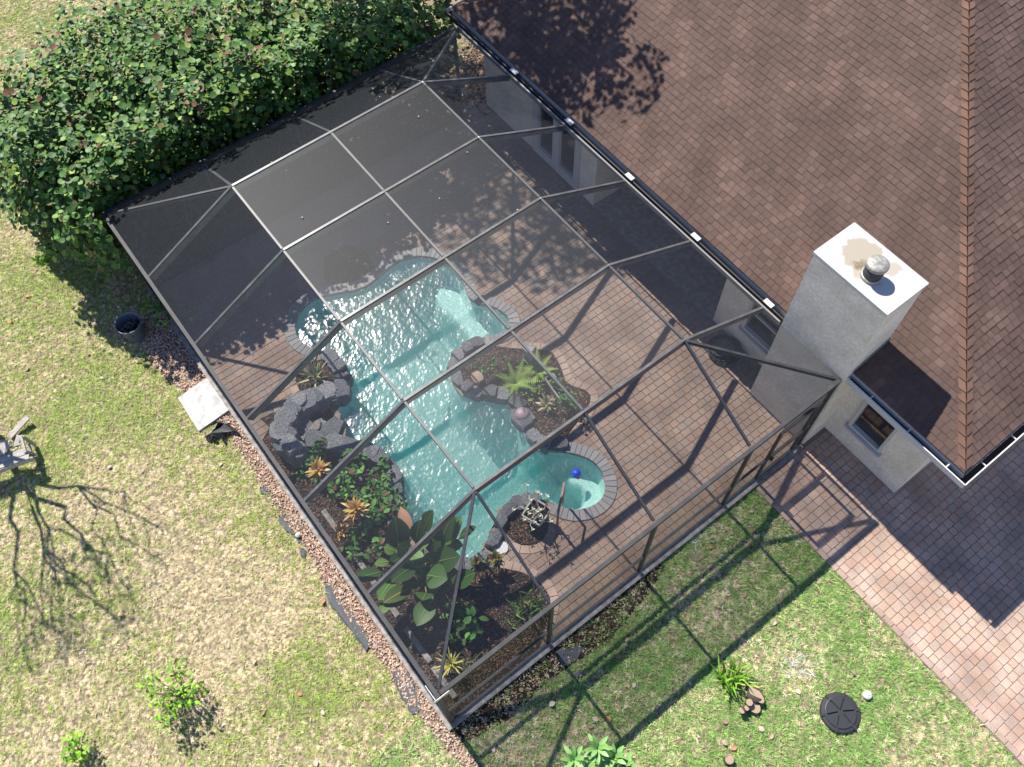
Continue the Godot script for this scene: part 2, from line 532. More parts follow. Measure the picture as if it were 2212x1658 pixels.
func build_pool() -> void:
	# basin: a height field that falls from the edge to the floor, with the shallow shelves
	var lo := Vector2(1e9, 1e9)
	var hi := -lo
	for p in pool:
		lo = lo.min(p)
		hi = hi.max(p)
	var cell := 0.05
	var nx := int((hi.x - lo.x) / cell) + 5
	var nz := int((hi.y - lo.y) / cell) + 5
	var hgt := []
	var ins := []
	for i in nx:
		for j in nz:
			var p := lo + Vector2(i - 2, j - 2) * cell
			var d := edge_distance(p, pool)
			if not inside(p, pool):
				d = -d
			var dep := 1.2 * smoothstep(-.03, 0.13, d) + .22 * smoothstep(.1, .35, d) + .1 * smoothstep(.3, 2.0, d)
			for s in shelves:
				var e := edge_distance(p, s[0])
				if not inside(p, s[0]):
					e = -e
				var sh: float = s[1] * smoothstep(-.03, .06, d)
				dep = lerpf(dep, minf(dep, sh), smoothstep(-.2, .04, e))
			hgt.append(-0.13 - maxf(dep, 0.0) - (0.02 if d > 0 else 0.0))
			ins.append(d)
	var mb := MB.new()
	for i in nx - 1:
		for j in nz - 1:
			var a := i * nz + j
			var q := [a, a + 1, a + nz + 1, a + nz]
			if maxf(maxf(ins[q[0]], ins[q[1]]), maxf(ins[q[2]], ins[q[3]])) < -.03:
				continue
			var v := []
			for m in q:
				v.append(Vector3(lo.x + (m / nz - 2) * cell, hgt[m], lo.y + (m % nz - 2) * cell))
			mb.quad(v[0], v[1], v[2], v[3])
	var t := thing("swimming_pool", "freeform turquoise swimming pool under the screen enclosure", "pool")
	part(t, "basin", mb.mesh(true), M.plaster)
	# the wall above the water
	var wl := MB.new()
	for i in pool.size():
		var p := pool[i]
		var q := pool[(i + 1) % pool.size()]
		wl.quad(Vector3(p.x, -.24, p.y), Vector3(q.x, -.24, q.y), Vector3(q.x, -.005, q.y), Vector3(p.x, -.005, p.y))
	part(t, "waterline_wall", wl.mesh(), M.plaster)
	var g := W("B", 1105, 255, -1.68)
	var dr := MB.new()
	dr.lathe([Vector2(0, .03), Vector2(.09, .03), Vector2(.13, .015), Vector2(.14, 0)], 18)
	part(t, "main_drain", dr.mesh(), M.plastic, Transform3D(Basis(), Vector3(g.x, -1.66, g.z)))
	# coping bricks, laid crosswise along the edge
	var tones := [lin(.28, .275, .275), lin(.32, .31, .305), lin(.36, .345, .335), lin(.30, .29, .295)]
	for k in 4:
		M["coping%d" % k] = M.coping.duplicate()
		M["coping%d" % k].albedo_color = tones[k]
	course(t, "coping_brick", pool, .1, -.025, .22, .022, ["coping0", "coping1", "coping2", "coping3"], func(i: int, _c: Vector2) -> bool: return pool_kind[i])
	# the water: a rippled sheet, and the tinted body of water under it
	var wm := SurfaceTool.new()
	wm.begin(Mesh.PRIMITIVE_TRIANGLES)
	var wn := FastNoiseLite.new()
	wn.seed = 11
	wn.frequency = 1.0
	wn.fractal_octaves = 1
	var wc := 0.017
	var wave := func(x: float, z: float) -> float:
		return .0046 * wn.get_noise_2d(x * 2.6 + z * .4, z * 2.6) + .0027 * wn.get_noise_2d(x * 7.0 + 40.0, z * 7.0) + .0017 * wn.get_noise_2d(x * 15.0, z * 15.0 + 70.0) + .001 * wn.get_noise_2d(x * 26.0 + 9.0, z * 26.0)
	var wx := int((hi.x - lo.x) / wc) + 2
	var wz := int((hi.y - lo.y) / wc) + 2
	var hw := PackedFloat32Array()
	for i in wx + 1:
		for j in wz + 1:
			hw.append(wave.call(lo.x + i * wc, lo.y + j * wc))
	var wnorm := func(i: int, j: int) -> Vector3:
		var dx := hw[mini(i + 1, wx) * (wz + 1) + j] - hw[maxi(i - 1, 0) * (wz + 1) + j]
		var dz := hw[i * (wz + 1) + mini(j + 1, wz)] - hw[i * (wz + 1) + maxi(j - 1, 0)]
		return Vector3(-dx, 2.0 * wc, -dz).normalized()
	for i in wx:
		for j in wz:
			var mid := lo + Vector2(i + .5, j + .5) * wc
			if not inside(mid, pool) and edge_distance(mid, pool) > .05:
				continue
			var v := []
			for o in [[0, 0], [1, 0], [1, 1], [0, 1]]:
				v.append([Vector3(lo.x + (i + o[0]) * wc, -.11 + hw[(i + o[0]) * (wz + 1) + j + o[1]], lo.y + (j + o[1]) * wc), wnorm.call(i + o[0], j + o[1])])
			for k in [0, 1, 2, 0, 2, 3]:
				wm.set_normal(v[k][1])
				wm.add_vertex(v[k][0])
	structure("water", wm.commit(), M.water)
	var fog := FogVolume.new()
	fog.name = "water_depth"
	fog.shape = RenderingServer.FOG_VOLUME_SHAPE_BOX
	fog.size = Vector3(hi.x - lo.x + .2, 1.75, hi.y - lo.y + .2)
	fog.position = Vector3((hi.x + lo.x) * .5, -.125 - .875, (hi.y + lo.y) * .5)
	var fm := FogMaterial.new()
	fm.density = 0.42
	fm.albedo = lin(.0, .90, .86)
	fog.material = fm
	fog.set_meta("kind", "structure")
	add_child(fog)

# a row of wedge bricks that follows a closed outline, from r0 to r1 metres outside it
func course(owner: Node, called: String, q: PackedVector2Array, step: float, r0: float, r1: float, high: float, mats: Array, wanted: Callable) -> void:
	var n := q.size()
	var pts := []
	var from := []
	var acc := 0.0
	for i in n:
		var a := q[i]
		var b := q[(i + 1) % n]
		var l := a.distance_to(b)
		while acc < l:
			pts.append(a.lerp(b, acc / l))
			from.append(i)
			acc += step
		acc -= l
	var k := pts.size()
	var outs := []
	for i in k:
		var d: Vector2 = (pts[(i + 2) % k] - pts[(i + k - 2) % k]).normalized()
		var o := Vector2(d.y, -d.x)
		if inside(pts[i] + o * .04, q):
			o = -o
		outs.append(o)
	for i in k - 1:
		if not wanted.call(from[i], pts[i]) or not wanted.call(from[i + 1], pts[i + 1]):
			continue
		var p := PackedVector2Array([pts[i] + outs[i] * r0, pts[i + 1] + outs[i + 1] * r0, pts[i + 1] + outs[i + 1] * r1, pts[i] + outs[i] * r1])
		var m := (p[0] + p[1] + p[2] + p[3]) * .25
		for j in 4:
			p[j] = p[j] - m
			p[j] = p[j] - p[j].normalized() * .006
		if p[2].distance_to(p[3]) < .03:
			continue
		var mb := MB.new()
		mb.prism(p, -.07, high + rr(-.003, .003), Color.WHITE, .008)
		part(owner, called, mb.mesh(), M[mats[rng.randi_range(0, mats.size() - 1)]], Transform3D(Basis(), Vector3(m.x, 0, m.y)))

# ---------------------------------------------------------------- paving
const PAVE := [[.47, .328, .252], [.457, .334, .262], [.443, .338, .274], [.48, .344, .267], [.426, .328, .268], [.467, .318, .242], [.486, .36, .284]]
func lay(owner: Node, region: Callable, x0: float, x1: float, z0: float, z1: float, holes: Array, near: Vector3, keep: int, bright: float) -> void:
	var whole := []
	var rest := MB.new()
	var lens := [.14, .18, .215, .18]
	var meshes := {}
	var x := x0
	while x < x1:
		var w: float = [.14, .15, .16, .15][rng.randi_range(0, 3)]
		if x1 - x - w < .12:
			w = x1 - x
		var z := z1
		while z > z0:
			var li := rng.randi_range(0, 3)
			var l: float = lens[li]
			z -= l
			var c := Vector2(x + w * .5, z + l * .5)
			var q := PackedVector2Array([Vector2(x, z), Vector2(x + w, z), Vector2(x + w, z + l), Vector2(x, z + l)])
			var okc := 0
			for p in q:
				okc += 1 if region.call(p) else 0
			if okc == 0:
				continue
			var tone := rng.randi_range(0, PAVE.size() - 1)
			var hit := 0
			var cut := []
			for h in holes:
				var k := 0
				for p in q:
					k += 1 if inside(p, h) else 0
				if k == 4:
					hit = 4
					break
				if k > 0 or edge_distance(c, h) < .25:
					cut.append(h)
			if hit == 4:
				continue
			if cut.is_empty() and okc == 4:
				whole.append([c, w, li, tone])
				continue
			if okc < 4:
				continue
			var pieces := [q]
			for h in cut:
				var nxt := []
				for p in pieces:
					nxt.append_array(Geometry2D.clip_polygons(p, h))
				pieces = nxt
			var t: Array = PAVE[tone]
			for p in pieces:
				if p.size() < 3:
					continue
				for s in Geometry2D.offset_polygon(p, -.0035):
					rest.prism(s, -.05, rr(-.002, .003), Color(t[0] * bright, t[1] * bright, t[2] * bright), .005)
		x += w + .0001
	whole.sort_custom(func(a, b): return Vector3(a[0].x, 0, a[0].y).distance_squared_to(near) < Vector3(b[0].x, 0, b[0].y).distance_squared_to(near))
	for i in whole.size():
		var e: Array = whole[i]
		var t: Array = PAVE[e[3]]
		var hgt := rr(-.002, .003)
		var j := Transform3D(Basis(Vector3.UP, rr(-.012, .012)), Vector3(e[0].x, hgt, e[0].y))
		var hw: float = e[1] * .5 - .0035
		var hl: float = lens[e[2]] * .5 - .0035
		var q := PackedVector2Array([Vector2(-hw + .012, -hl), Vector2(hw - .012, -hl), Vector2(hw, -hl + .012), Vector2(hw, hl - .012), Vector2(hw - .012, hl), Vector2(-hw + .012, hl), Vector2(-hw, hl - .012), Vector2(-hw, -hl + .012)])
		if i >= keep:
			rest.prism(q, -.05, 0.0, Color(t[0] * bright, t[1] * bright, t[2] * bright), .006, j)
			continue
		var key := "%d_%.2f" % [e[2], e[1]]
		if not meshes.has(key):
			var mb := MB.new()
			mb.prism(q, -.05, 0.0, Color.WHITE, .006)
			meshes[key] = mb.mesh()
		var mk := "paver%d_%.2f" % [e[3], bright]
		if not M.has(mk):
			M[mk] = M.paver.duplicate()
			M[mk].albedo_color = lin(t[0] * bright, t[1] * bright, t[2] * bright)
		part(owner, "paver", meshes[key], M[mk], j)
	var o := part(owner, "paving_stones", rest.mesh(), M.paver)
	o.set_meta("kind", "stuff")

func build_paving() -> void:
	# joint sand under the deck, left out where the pool and the beds are
	var mb := MB.new()
	var cell := .12
	for i in int(11.36 / cell):
		for j in int(9.1 / cell):
			var p := Vector2(XF - .05 + i * cell, -9.1 + j * cell)
			var any := false
			for o in [Vector2(0, 0), Vector2(cell, 0), Vector2(cell, cell), Vector2(0, cell)]:
				if not inside(p + o, pool):
					any = true
			if any and edge_distance(p + Vector2(cell, cell) * .5, pool) < cell * .75 and inside(p + Vector2(cell, cell) * .5, pool):
				any = false
			if any:
				mb.quad(Vector3(p.x, -.016, p.y + cell), Vector3(p.x + cell, -.016, p.y + cell), Vector3(p.x + cell, -.016, p.y), Vector3(p.x, -.016, p.y))
	var deck := structure("pool_deck", mb.mesh(), M.joint)
	var grown := Geometry2D.offset_polygon(pool, .21)[0]
	var holes := [grown]
	for b in beds:
		holes.append(b)
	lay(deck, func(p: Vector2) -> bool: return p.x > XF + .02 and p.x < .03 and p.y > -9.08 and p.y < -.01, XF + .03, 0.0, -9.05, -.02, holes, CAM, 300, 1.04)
	# the slab edge that carries the enclosure
	var sl := MB.new()
	for r in [[Vector3(XF / 2, -.055, .06), Vector3(-XF + .24, .17, .12)], [Vector3(XF - .06, -.055, -4.3), Vector3(.12, .17, 8.6)]]:
		sl.box(Transform3D(Basis(), r[0]), r[1], Color.WHITE, .008)
	sl.box(Transform3D(Basis(), Vector3(.07, -.052, -4.2)), Vector3(.1, .17, 8.4), Color.WHITE, .008)
	part(deck, "slab_edge", sl.mesh(), M.concrete)
	# the walk outside
	var wk := MB.new()
	wk.quad(Vector3(.0, -.034, WALK_EDGE + .01), Vector3(9, -.034, WALK_EDGE + .01), Vector3(9, -.034, -9.1), Vector3(.0, -.034, -9.1))
	wk.quad(Vector3(1.8, -.034, -9.1), Vector3(9, -.034, -9.1), Vector3(9, -.034, -24), Vector3(1.8, -.034, -24))
	var walk := structure("walkway", wk.mesh(), M.joint)
	var holder := walk
	var before := holder.transform
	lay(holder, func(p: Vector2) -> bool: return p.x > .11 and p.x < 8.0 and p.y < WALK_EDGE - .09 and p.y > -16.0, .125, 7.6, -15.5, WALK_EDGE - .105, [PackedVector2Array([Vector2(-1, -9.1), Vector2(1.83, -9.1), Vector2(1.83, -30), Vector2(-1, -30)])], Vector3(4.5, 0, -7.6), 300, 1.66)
	for c in holder.get_children():
		c.position.y -= .018
	# soldier course along the lawn
	var x := .13
	while x < 7.6:
		var l := rr(.2, .26)
		var q := MB.new()
		q.box(Transform3D(), Vector3(l - .01, .06, .105), Color.WHITE, .008)
		var t: Array = PAVE[rng.randi_range(0, 6)]
		var mk := "edge%d" % rng.randi_range(0, 3)
		if not M.has(mk):
			M[mk] = M.paver.duplicate()
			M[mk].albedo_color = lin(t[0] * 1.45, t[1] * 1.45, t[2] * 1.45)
		part(walk, "edging_paver", q.mesh(), M[mk], Transform3D(Basis(Vector3.UP, rr(-.02, .02)), Vector3(x + l * .5, -.045, WALK_EDGE - .055 + rr(-.008, .008))))
		x += l
	# a course of bricks round the beds, where they meet the deck
	for bi in 4:
		course(deck, "edging_brick", beds[bi], .15, .0, .17, .012, ["edge0", "edge1", "edge2", "edge3"], func(_i: int, c: Vector2) -> bool: return not inside(c, pool) and edge_distance(c, pool) > .42 and c.y < -.5 and c.x < -.3 and c.x > XF + .3)

# ---------------------------------------------------------------- house
const GX0 := -11.77
const GX1 := 2.47
const GZ := -8.62
const PITCH := 0.385
func roof_at(x: float, s: float, up := 0.0) -> Vector3:      # s: metres in from the eave, level
	return Vector3(x, 2.70 + PITCH * s + up, GZ - .025 - s)
func roof_end(z: float, s: float, up := 0.0) -> Vector3:     # the slope that faces +x
	return Vector3(GX1 - .06 - s, 2.70 + PITCH * s + up, z)
const SHING := [[.185, .114, .088], [.195, .12, .094], [.207, .128, .1], [.213, .133, .106], [.226, .14, .11], [.248, .155, .121], [.28, .176, .136]]
func shingle_tone(a: float, b: float) -> Color:
	var k := .42 + noise.get_noise_2d(a * 2.6 + b * 2.4, b * .7 - a * .7) * .8 + (rng.randf() - .5) * .6
	var t: Array = SHING[clampi(int(k * SHING.size()), 0, SHING.size() - 1)]
	var j := rr(.92, 1.08)
	return Color(t[0] * j, t[1] * j, t[2] * j)
func build_house() -> void:
	var h := thing("house", "single storey stucco house with brown shingle hip roof beside the pool", "house")
	var zb := -24.0
	var wall := MB.new()
	wall.box(Transform3D(Basis(), Vector3((-11.2 + 1.83) * .5, 1.3, (-9.1 + zb) * .5)), Vector3(13.03, 2.7, -9.1 - zb), Color.WHITE)
	# openings are built as boxes set into the wall by CSG
	var body := CSGCombiner3D.new()
	body.name = "wall"
	h.add_child(body)
	var bx := CSGBox3D.new()
	bx.name = "mass"
	bx.size = Vector3(13.03, 2.72, -9.1 - zb)
	bx.position = Vector3((-11.2 + 1.83) * .5, 1.26, (-9.1 + zb) * .5)
	bx.material = M.stucco
	body.add_child(bx)
	M.room = mat(lin(.45, .43, .4), 0.9)
	var cuts := [["porch", Vector3(-5.12, 1.2, -10.7), Vector3(3.96, 2.5, 3.4), M.stucco], ["room", Vector3(-9.2, 1.22, -11.2), Vector3(3.7, 2.4, 3.7), M.room], ["room", Vector3(-.7, 1.22, -11.2), Vector3(4.6, 2.4, 3.7), M.room]]
	var openings := [[-9.3, -7.62, .03, 2.06], [-2.43, -1.46, .64, 1.9], [.40, 1.16, .71, 1.75]]
	for o in openings:
		cuts.append(["opening", Vector3((o[0] + o[1]) * .5, (o[2] + o[3]) * .5, -9.2), Vector3(o[1] - o[0], o[3] - o[2], .6), M.stucco])
	for o in cuts:
		var c := CSGBox3D.new()
		c.name = nm(body, o[0])
		c.operation = CSGShape3D.OPERATION_SUBTRACTION
		c.position = o[1]
		c.size = o[2]
		c.material = o[3]
		body.add_child(c)
	var pf := MB.new()
	pf.quad(Vector3(-7.1, .004, -9.05), Vector3(-3.14, .004, -9.05), Vector3(-3.14, .004, -12.4), Vector3(-7.1, .004, -12.4))
	part(h, "porch_floor", pf.mesh(), M.concrete)
	var wi := 0
	for o in openings:
		var w := Node3D.new()
		w.name = nm(h, "french_door" if wi == 0 else "window")
		h.add_child(w)
		var f := MB.new()
		var t := .06
		var zf := -9.12
		for r in [[o[0], o[0] + t, o[2], o[3]], [o[1] - t, o[1], o[2], o[3]], [o[0] + t, o[1] - t, o[3] - t, o[3]], [o[0] + t, o[1] - t, o[2], o[2] + t]]:
			f.box(Transform3D(Basis(), Vector3((r[0] + r[1]) * .5, (r[2] + r[3]) * .5, zf + .02)), Vector3(r[1] - r[0], r[3] - r[2], .1))
		if wi == 0:
			var m: float = (o[0] + o[1]) * .5
			f.box(Transform3D(Basis(), Vector3(m, 1.03, zf + .02)), Vector3(.22, 1.94, .09))
			for s in [o[0] + .12, o[1] - .12]:
				f.box(Transform3D(Basis(), Vector3(s, 1.03, zf + .02)), Vector3(.13, 1.94, .085))
			for yy in [.16, 1.98]:
				f.box(Transform3D(Basis(), Vector3(m, yy, zf + .02)), Vector3(1.5, .2 if yy < 1 else .1, .08))
		else:
			f.box(Transform3D(Basis(), Vector3((o[0] + o[1]) * .5, o[2] - .04, zf + .06)), Vector3(o[1] - o[0] + .1, .06, .14))
			if wi != 2:
				f.box(Transform3D(Basis(), Vector3((o[0] + o[1]) * .5, (o[2] + o[3]) * .5, zf + .02)), Vector3(o[1] - o[0] - .1, .04, .05))
		part(w, "frame", f.mesh(), M.white)
		var gl := MB.new()
		gl.box(Transform3D(Basis(), Vector3((o[0] + o[1]) * .5, (o[2] + o[3]) * .5, zf - .02)), Vector3(o[1] - o[0] - .1, o[3] - o[2] - .1, .008))
		part(w, "pane", gl.mesh(), M.glass)
		wi += 1
	# roof deck
	var rd := MB.new()
	var rx := (GX0 + GX1) * .5
	var half := (GX1 - GX0) * .5
	var ry := 2.66 + PITCH * half
	var ra := Vector3(rx, ry, GZ - half)
	var rb := Vector3(rx, ry, zb)
	var c0 := Vector3(GX0, 2.66, GZ - .03)
	var c1 := Vector3(GX1 - .03, 2.66, GZ - .03)
	rd.tri(c0, c1, ra)
	rd.quad(c1, Vector3(GX1 - .03, 2.66, zb), rb, ra)
	rd.quad(Vector3(GX0 + .03, 2.66, zb), c0, ra, rb)
	rd.quad(c0 + Vector3(0, -.03, 0), Vector3(GX0, 2.63, zb), Vector3(GX1, 2.63, zb), c1 + Vector3(0, -.03, 0))
	var roof := part(h, "roof", rd.mesh(), M.shingle)
	M.shingle_deck = M.shingle.duplicate()
	M.shingle_deck.albedo_color = lin(.2, .125, .1)
	roof.material_override = M.shingle_deck
	var fas := MB.new()
	fas.box(Transform3D(Basis(), Vector3(rx, 2.58, GZ - .05)), Vector3(GX1 - GX0 - .1, .17, .03))
	fas.box(Transform3D(Basis(), Vector3(GX1 - .05, 2.58, (GZ + zb) * .5)), Vector3(.03, .17, GZ - zb - .1))
	fas.box(Transform3D(Basis(), Vector3(GX0 + .05, 2.58, (GZ + zb) * .5)), Vector3(.03, .17, GZ - zb - .1))
	part(h, "fascia", fas.mesh(), M.white)
	# shingles: one by one where they show largest, joined beyond
	var tones := {}
	var pieces := []
	for row in 68:
		var s := row * .118
		var xa := GX0 + .06 + s
		var xb := GX1 - .06 - s
		var x := xa - rr(0, .2)
		while x < xb:
			var w := rr(.12, .18)
			var l := maxf(x, xa)
			var r := minf(x + w, xb)
			x += w
			if r - l < .03 or (l > -1.42 and r < .06 and s < .72):
				continue
			var mid := roof_at((l + r) * .5, s)
			var q := see(mid)
			if q.x < -400 or q.x > 2700 or q.y < -420:
				continue
			var lift := .012 if rng.randf() < .6 else .019
			var k := .003
			pieces.append([mid.distance_to(CAM), [roof_at(l + k, s, lift), roof_at(r - k, s, lift), roof_at(clampf(r - k, xa + .17, xb - .17), s + .17, .001), roof_at(clampf(l + k, xa + .17, xb - .17), s + .17, .001), roof_at(l + k, s - .002, -.008), roof_at(r - k, s - .002, -.008)], shingle_tone((l + r) * .5, s)])
	for row in 54:
		var s := row * .118
		var za := GZ - .06 - s
		var z := za + rr(0, .2)
		while z > -17.0:
			var w := rr(.12, .18)
			var l := minf(z, za)
			var r := z - w
			z -= w
			var mid := roof_end((l + r) * .5, s)
			var q := see(mid)
			if l - r < .03 or q.x > 2800 or q.y < -420:
				continue
			var lift := .012 if rng.randf() < .6 else .019
			pieces.append([mid.distance_to(CAM), [roof_end(l - .003, s, lift), roof_end(r + .003, s, lift), roof_end(minf(r + .003, za - .17), s + .17, .001), roof_end(minf(l - .003, za - .17), s + .17, .001), roof_end(l - .003, s - .002, -.008), roof_end(r + .003, s - .002, -.008)], shingle_tone(l * .7, s + 40.0)])
	# the far end slope shows only a sliver
	for row in 8:
		var s := row * .118
		var z := GZ - .06 - s
		while z > -13.0:
			var w := rr(.12, .28)
			var a := func(zz: float, ss: float, u: float) -> Vector3: return Vector3(GX0 + .06 + ss, 2.70 + PITCH * ss + u, zz)
			pieces.append([99.0, [a.call(z - w + .003, s, .006), a.call(z - .003, s, .006), a.call(minf(z - .003, GZ - .23 - s), s + .17, .001), a.call(minf(z - w + .003, GZ - .23 - s), s + .17, .001), a.call(z - w + .003, s, -.008), a.call(z - .003, s, -.008)], shingle_tone(z, s + 9.0)])
			z -= w
	pieces.sort_custom(func(a, b): return a[0] < b[0])
	var rest := MB.new()
	for i in pieces.size():
		var v: Array = pieces[i][1]
		var col: Color = pieces[i][2]
		var mb := rest if i >= 300 else MB.new()
		var side := col * .8
		mb.quad(v[0], v[1], v[2], v[3], col)
		mb.quad(v[4], v[5], v[1], v[0], col)
		mb.tri(v[4], v[0], v[3], col)
		mb.tri(v[5], v[2], v[1], col)
		if i < 300:
			part(roof, "shingle", mb.mesh(), M.shingle)
	part(roof, "shingles", rest.mesh(), M.shingle).set_meta("kind", "stuff")
	# hip caps
	for hp in [[1, 56], [-1, 24]]:
		var s := 0.02
		for i in hp[1]:
			var f := func(ss: float, off: float, up: float, side: int) -> Vector3:
				# a point beside the hip line, off metres to the main slope (side 0) or the end slope (side 1)
				var x0: float = GX1 - .06 - ss if hp[0] > 0 else GX0 + .06 + ss
				if side == 0:
					return roof_at(x0 - hp[0] * off, ss, up)
				return Vector3(x0, 2.70 + PITCH * ss + up, GZ - .06 - ss - off)
			var mb := MB.new()
			var col := shingle_tone(s, 70.0) * Color(1.3, 1.15, 1.02)
			var e := s + .165
			var u := .04
			var l := .024
			mb.quad(f.call(s, .15, l, 0), f.call(s, 0.0, u, 0), f.call(e, 0.0, u - .03, 0), f.call(e, .15, l - .022, 0), col)
			mb.quad(f.call(s, 0.0, u, 1), f.call(s, .15, l, 1), f.call(e, .15, l - .022, 1), f.call(e, 0.0, u - .03, 1), col)
			mb.quad(f.call(s, .15, l - .022, 0), f.call(s, 0.0, u - .022, 0), f.call(s, 0.0, u, 0), f.call(s, .15, l, 0), col)
			mb.quad(f.call(s, 0.0, u - .022, 1), f.call(s, .15, l - .022, 1), f.call(s, .15, l, 1), f.call(s, 0.0, u, 1), col)
			part(roof, "hip_shingle", mb.mesh(), M.shingle)
			s += .125
	# gutters: an open trough along each eave, with straps across
	M.dark_fill = mat(lin(.012, .012, .011), 1.0)  # near-black strip laid along the bottom of each trough
	for gt in [[Vector3(GX0, 2.55, GZ), Vector3(-1.46, 2.55, GZ)], [Vector3(.08, 2.55, GZ), Vector3(GX1, 2.55, GZ)], [Vector3(GX1, 2.55, GZ - .0), Vector3(GX1, 2.55, zb)], [Vector3(GX0, 2.55, zb), Vector3(GX0, 2.55, GZ)]]:
		var a: Vector3 = gt[0]
		var b: Vector3 = gt[1]
		var g := Node3D.new()
		g.name = nm(h, "gutter")
		h.add_child(g)
		var d := (b - a).normalized()
		var o := Vector3(-d.z, 0, d.x)        # towards outside
		if o.dot((a + b) * .5 - Vector3(rx, 2.55, -15)) < 0:
			o = -o
		var mb := MB.new()
		var len := a.distance_to(b)
		var mid := (a + b) * .5
		var tb := Transform3D(Basis(d, Vector3.UP, d.cross(Vector3.UP)), mid)
		var sgn := signf(o.dot(tb.basis.z))
		mb.box(tb * Transform3D(Basis(), Vector3(0, 0, sgn * .075)), Vector3(len + .14, .12, .012), Color.WHITE, .003)
		mb.box(tb * Transform3D(Basis(), Vector3(0, .065, sgn * .072)), Vector3(len + .14, .014, .022), Color.WHITE, .003)
		mb.box(tb * Transform3D(Basis(), Vector3(0, -.06, sgn * .012)), Vector3(len + .02, .01, .115), Color.WHITE)
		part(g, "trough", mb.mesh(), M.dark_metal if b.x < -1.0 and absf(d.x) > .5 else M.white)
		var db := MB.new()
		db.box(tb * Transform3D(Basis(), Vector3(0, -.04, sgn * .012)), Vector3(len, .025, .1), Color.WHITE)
		part(g, "dark_fill", db.mesh(), M.dark_fill)
		var n := int(len / .75)
		for i in n:
			if a.x < -5 and b.x < 0 and absf(d.x) > .5:
				continue
			var st := MB.new()
			st.box(tb * Transform3D(Basis(), Vector3(-len * .5 + (i + .6) * len / n, .062, sgn * .02)), Vector3(.022, .012, .12), Color.WHITE)
			part(g, "strap", st.mesh(), M.white)
	# brackets that tie the enclosure to the gutter
	for x in BX:
		var mb := MB.new()
		mb.box(Transform3D(Basis(), Vector3(x + .03, 2.655, GZ + .055)), Vector3(.2, .02, .1), Color.WHITE, .004)
		part(h, "gutter_bracket", mb.mesh(), M.white)
	# chimney
	var ch := Node3D.new()
	ch.name = "chimney"
	h.add_child(ch)
	var cm := Vector3(-.68, 0, -8.92)
	var cb := MB.new()
	cb.box(Transform3D(Basis(), Vector3(cm.x, 2.28, cm.z)), Vector3(1.46, 4.74, .9), Color.WHITE, .006)
	part(ch, "stack", cb.mesh(), M.stucco)
	var fl := MB.new()
	for k in 12:
		var z0 := -8.66 - k * .06
		fl.box(Transform3D(Basis(), Vector3(.058, 2.70 + PITCH * (-8.62 - z0) + .05, z0)), Vector3(.012, .13, .062))
	fl.box(Transform3D(Basis(), Vector3(cm.x, 2.70 + PITCH * .76 + .06, cm.z - .458)), Vector3(1.5, .14, .012))
	part(ch, "flashing", fl.mesh(), M.steel)
	var cap := Image.create(256, 160, false, Image.FORMAT_RGB8)
	var cn := FastNoiseLite.new()
	cn.frequency = .03
	cn.fractal_octaves = 4
	for y in 160:
		for x in 256:
			var p := Vector2(x, y)
			var wob := cn.get_noise_2d(x, y) * 14.0
			var a := smoothstep(0.0, 10.0, 60.0 - p.distance_to(Vector2(86, 66)) + wob)
			a = maxf(a, .75 * smoothstep(0.0, 12.0, 30.0 - p.distance_to(Vector2(166, 38)) + wob))
			a = maxf(a, .8 * smoothstep(0.0, 10.0, 24.0 - p.distance_to(Vector2(120, 118)) + wob))
			var rust := smoothstep(0.0, 16.0, 26.0 - p.distance_to(Vector2(108, 92)) + wob * 1.3) * (.45 + .4 * cn.get_noise_2d(x * 3.0, y * 3.0 + 90.0))
			var c := Color(.675, .67, .655).lerp(Color(.575, .54, .475), a * .9).lerp(Color(.36, .32, .235), clampf(rust * 1.3, 0.0, .85))
			var g := 1.0 + cn.get_noise_2d(x * 6.0, y * 6.0) * .03
			cap.set_pixel(x, y, Color(c.r * g, c.g * g, c.b * g))
	var capm := StandardMaterial3D.new()
	capm.albedo_texture = ImageTexture.create_from_image(cap)
	capm.roughness = .5
	var cst := SurfaceTool.new()
	cst.begin(Mesh.PRIMITIVE_TRIANGLES)
	var hx := .745
	var hz := .465
	var yc := 4.695
	for v in [[-1, -1], [1, -1], [1, 1], [-1, -1], [1, 1], [-1, 1]]:
		cst.set_uv(Vector2(v[0] * .5 + .5, v[1] * .5 + .5))
		cst.set_normal(Vector3.UP)
		cst.add_vertex(Vector3(cm.x + v[0] * hx, yc, cm.z + v[1] * hz))
	part(ch, "cap", cst.commit(), capm)
	var cl := MB.new()
	for r in [[0.0, hz, hx * 2, .012], [0.0, -hz, hx * 2, .012], [hx, 0.0, .012, hz * 2], [-hx, 0.0, .012, hz * 2]]:
		cl.box(Transform3D(Basis(), Vector3(cm.x + r[0], yc - .035, cm.z + r[1])), Vector3(r[2], .068, r[3]))
	part(ch, "cap_skirt", cl.mesh(), M.white)
	var vp := Vector3(-.56, yc, -8.80)
	var vb := MB.new()
	vb.lathe([Vector2(.0, .0), Vector2(.17, .0), Vector2(.17, .05), Vector2(.15, .055)], 28, vp)
	part(ch, "vent_collar", vb.mesh(true), M.steel)
	var vd := MB.new()
	vd.lathe([Vector2(.15, .03), Vector2(.153, .27), Vector2(.12, .27)], 28, vp)
	part(ch, "vent_pipe", vd.mesh(true), M.plastic)
	var vt := MB.new()
	vt.lathe([Vector2(.155, .265), Vector2(.172, .27), Vector2(.173, .315), Vector2(.16, .335), Vector2(.1, .35), Vector2(.0, .356)], 28, vp)
	part(ch, "vent_cap", vt.mesh(true), M.steel)

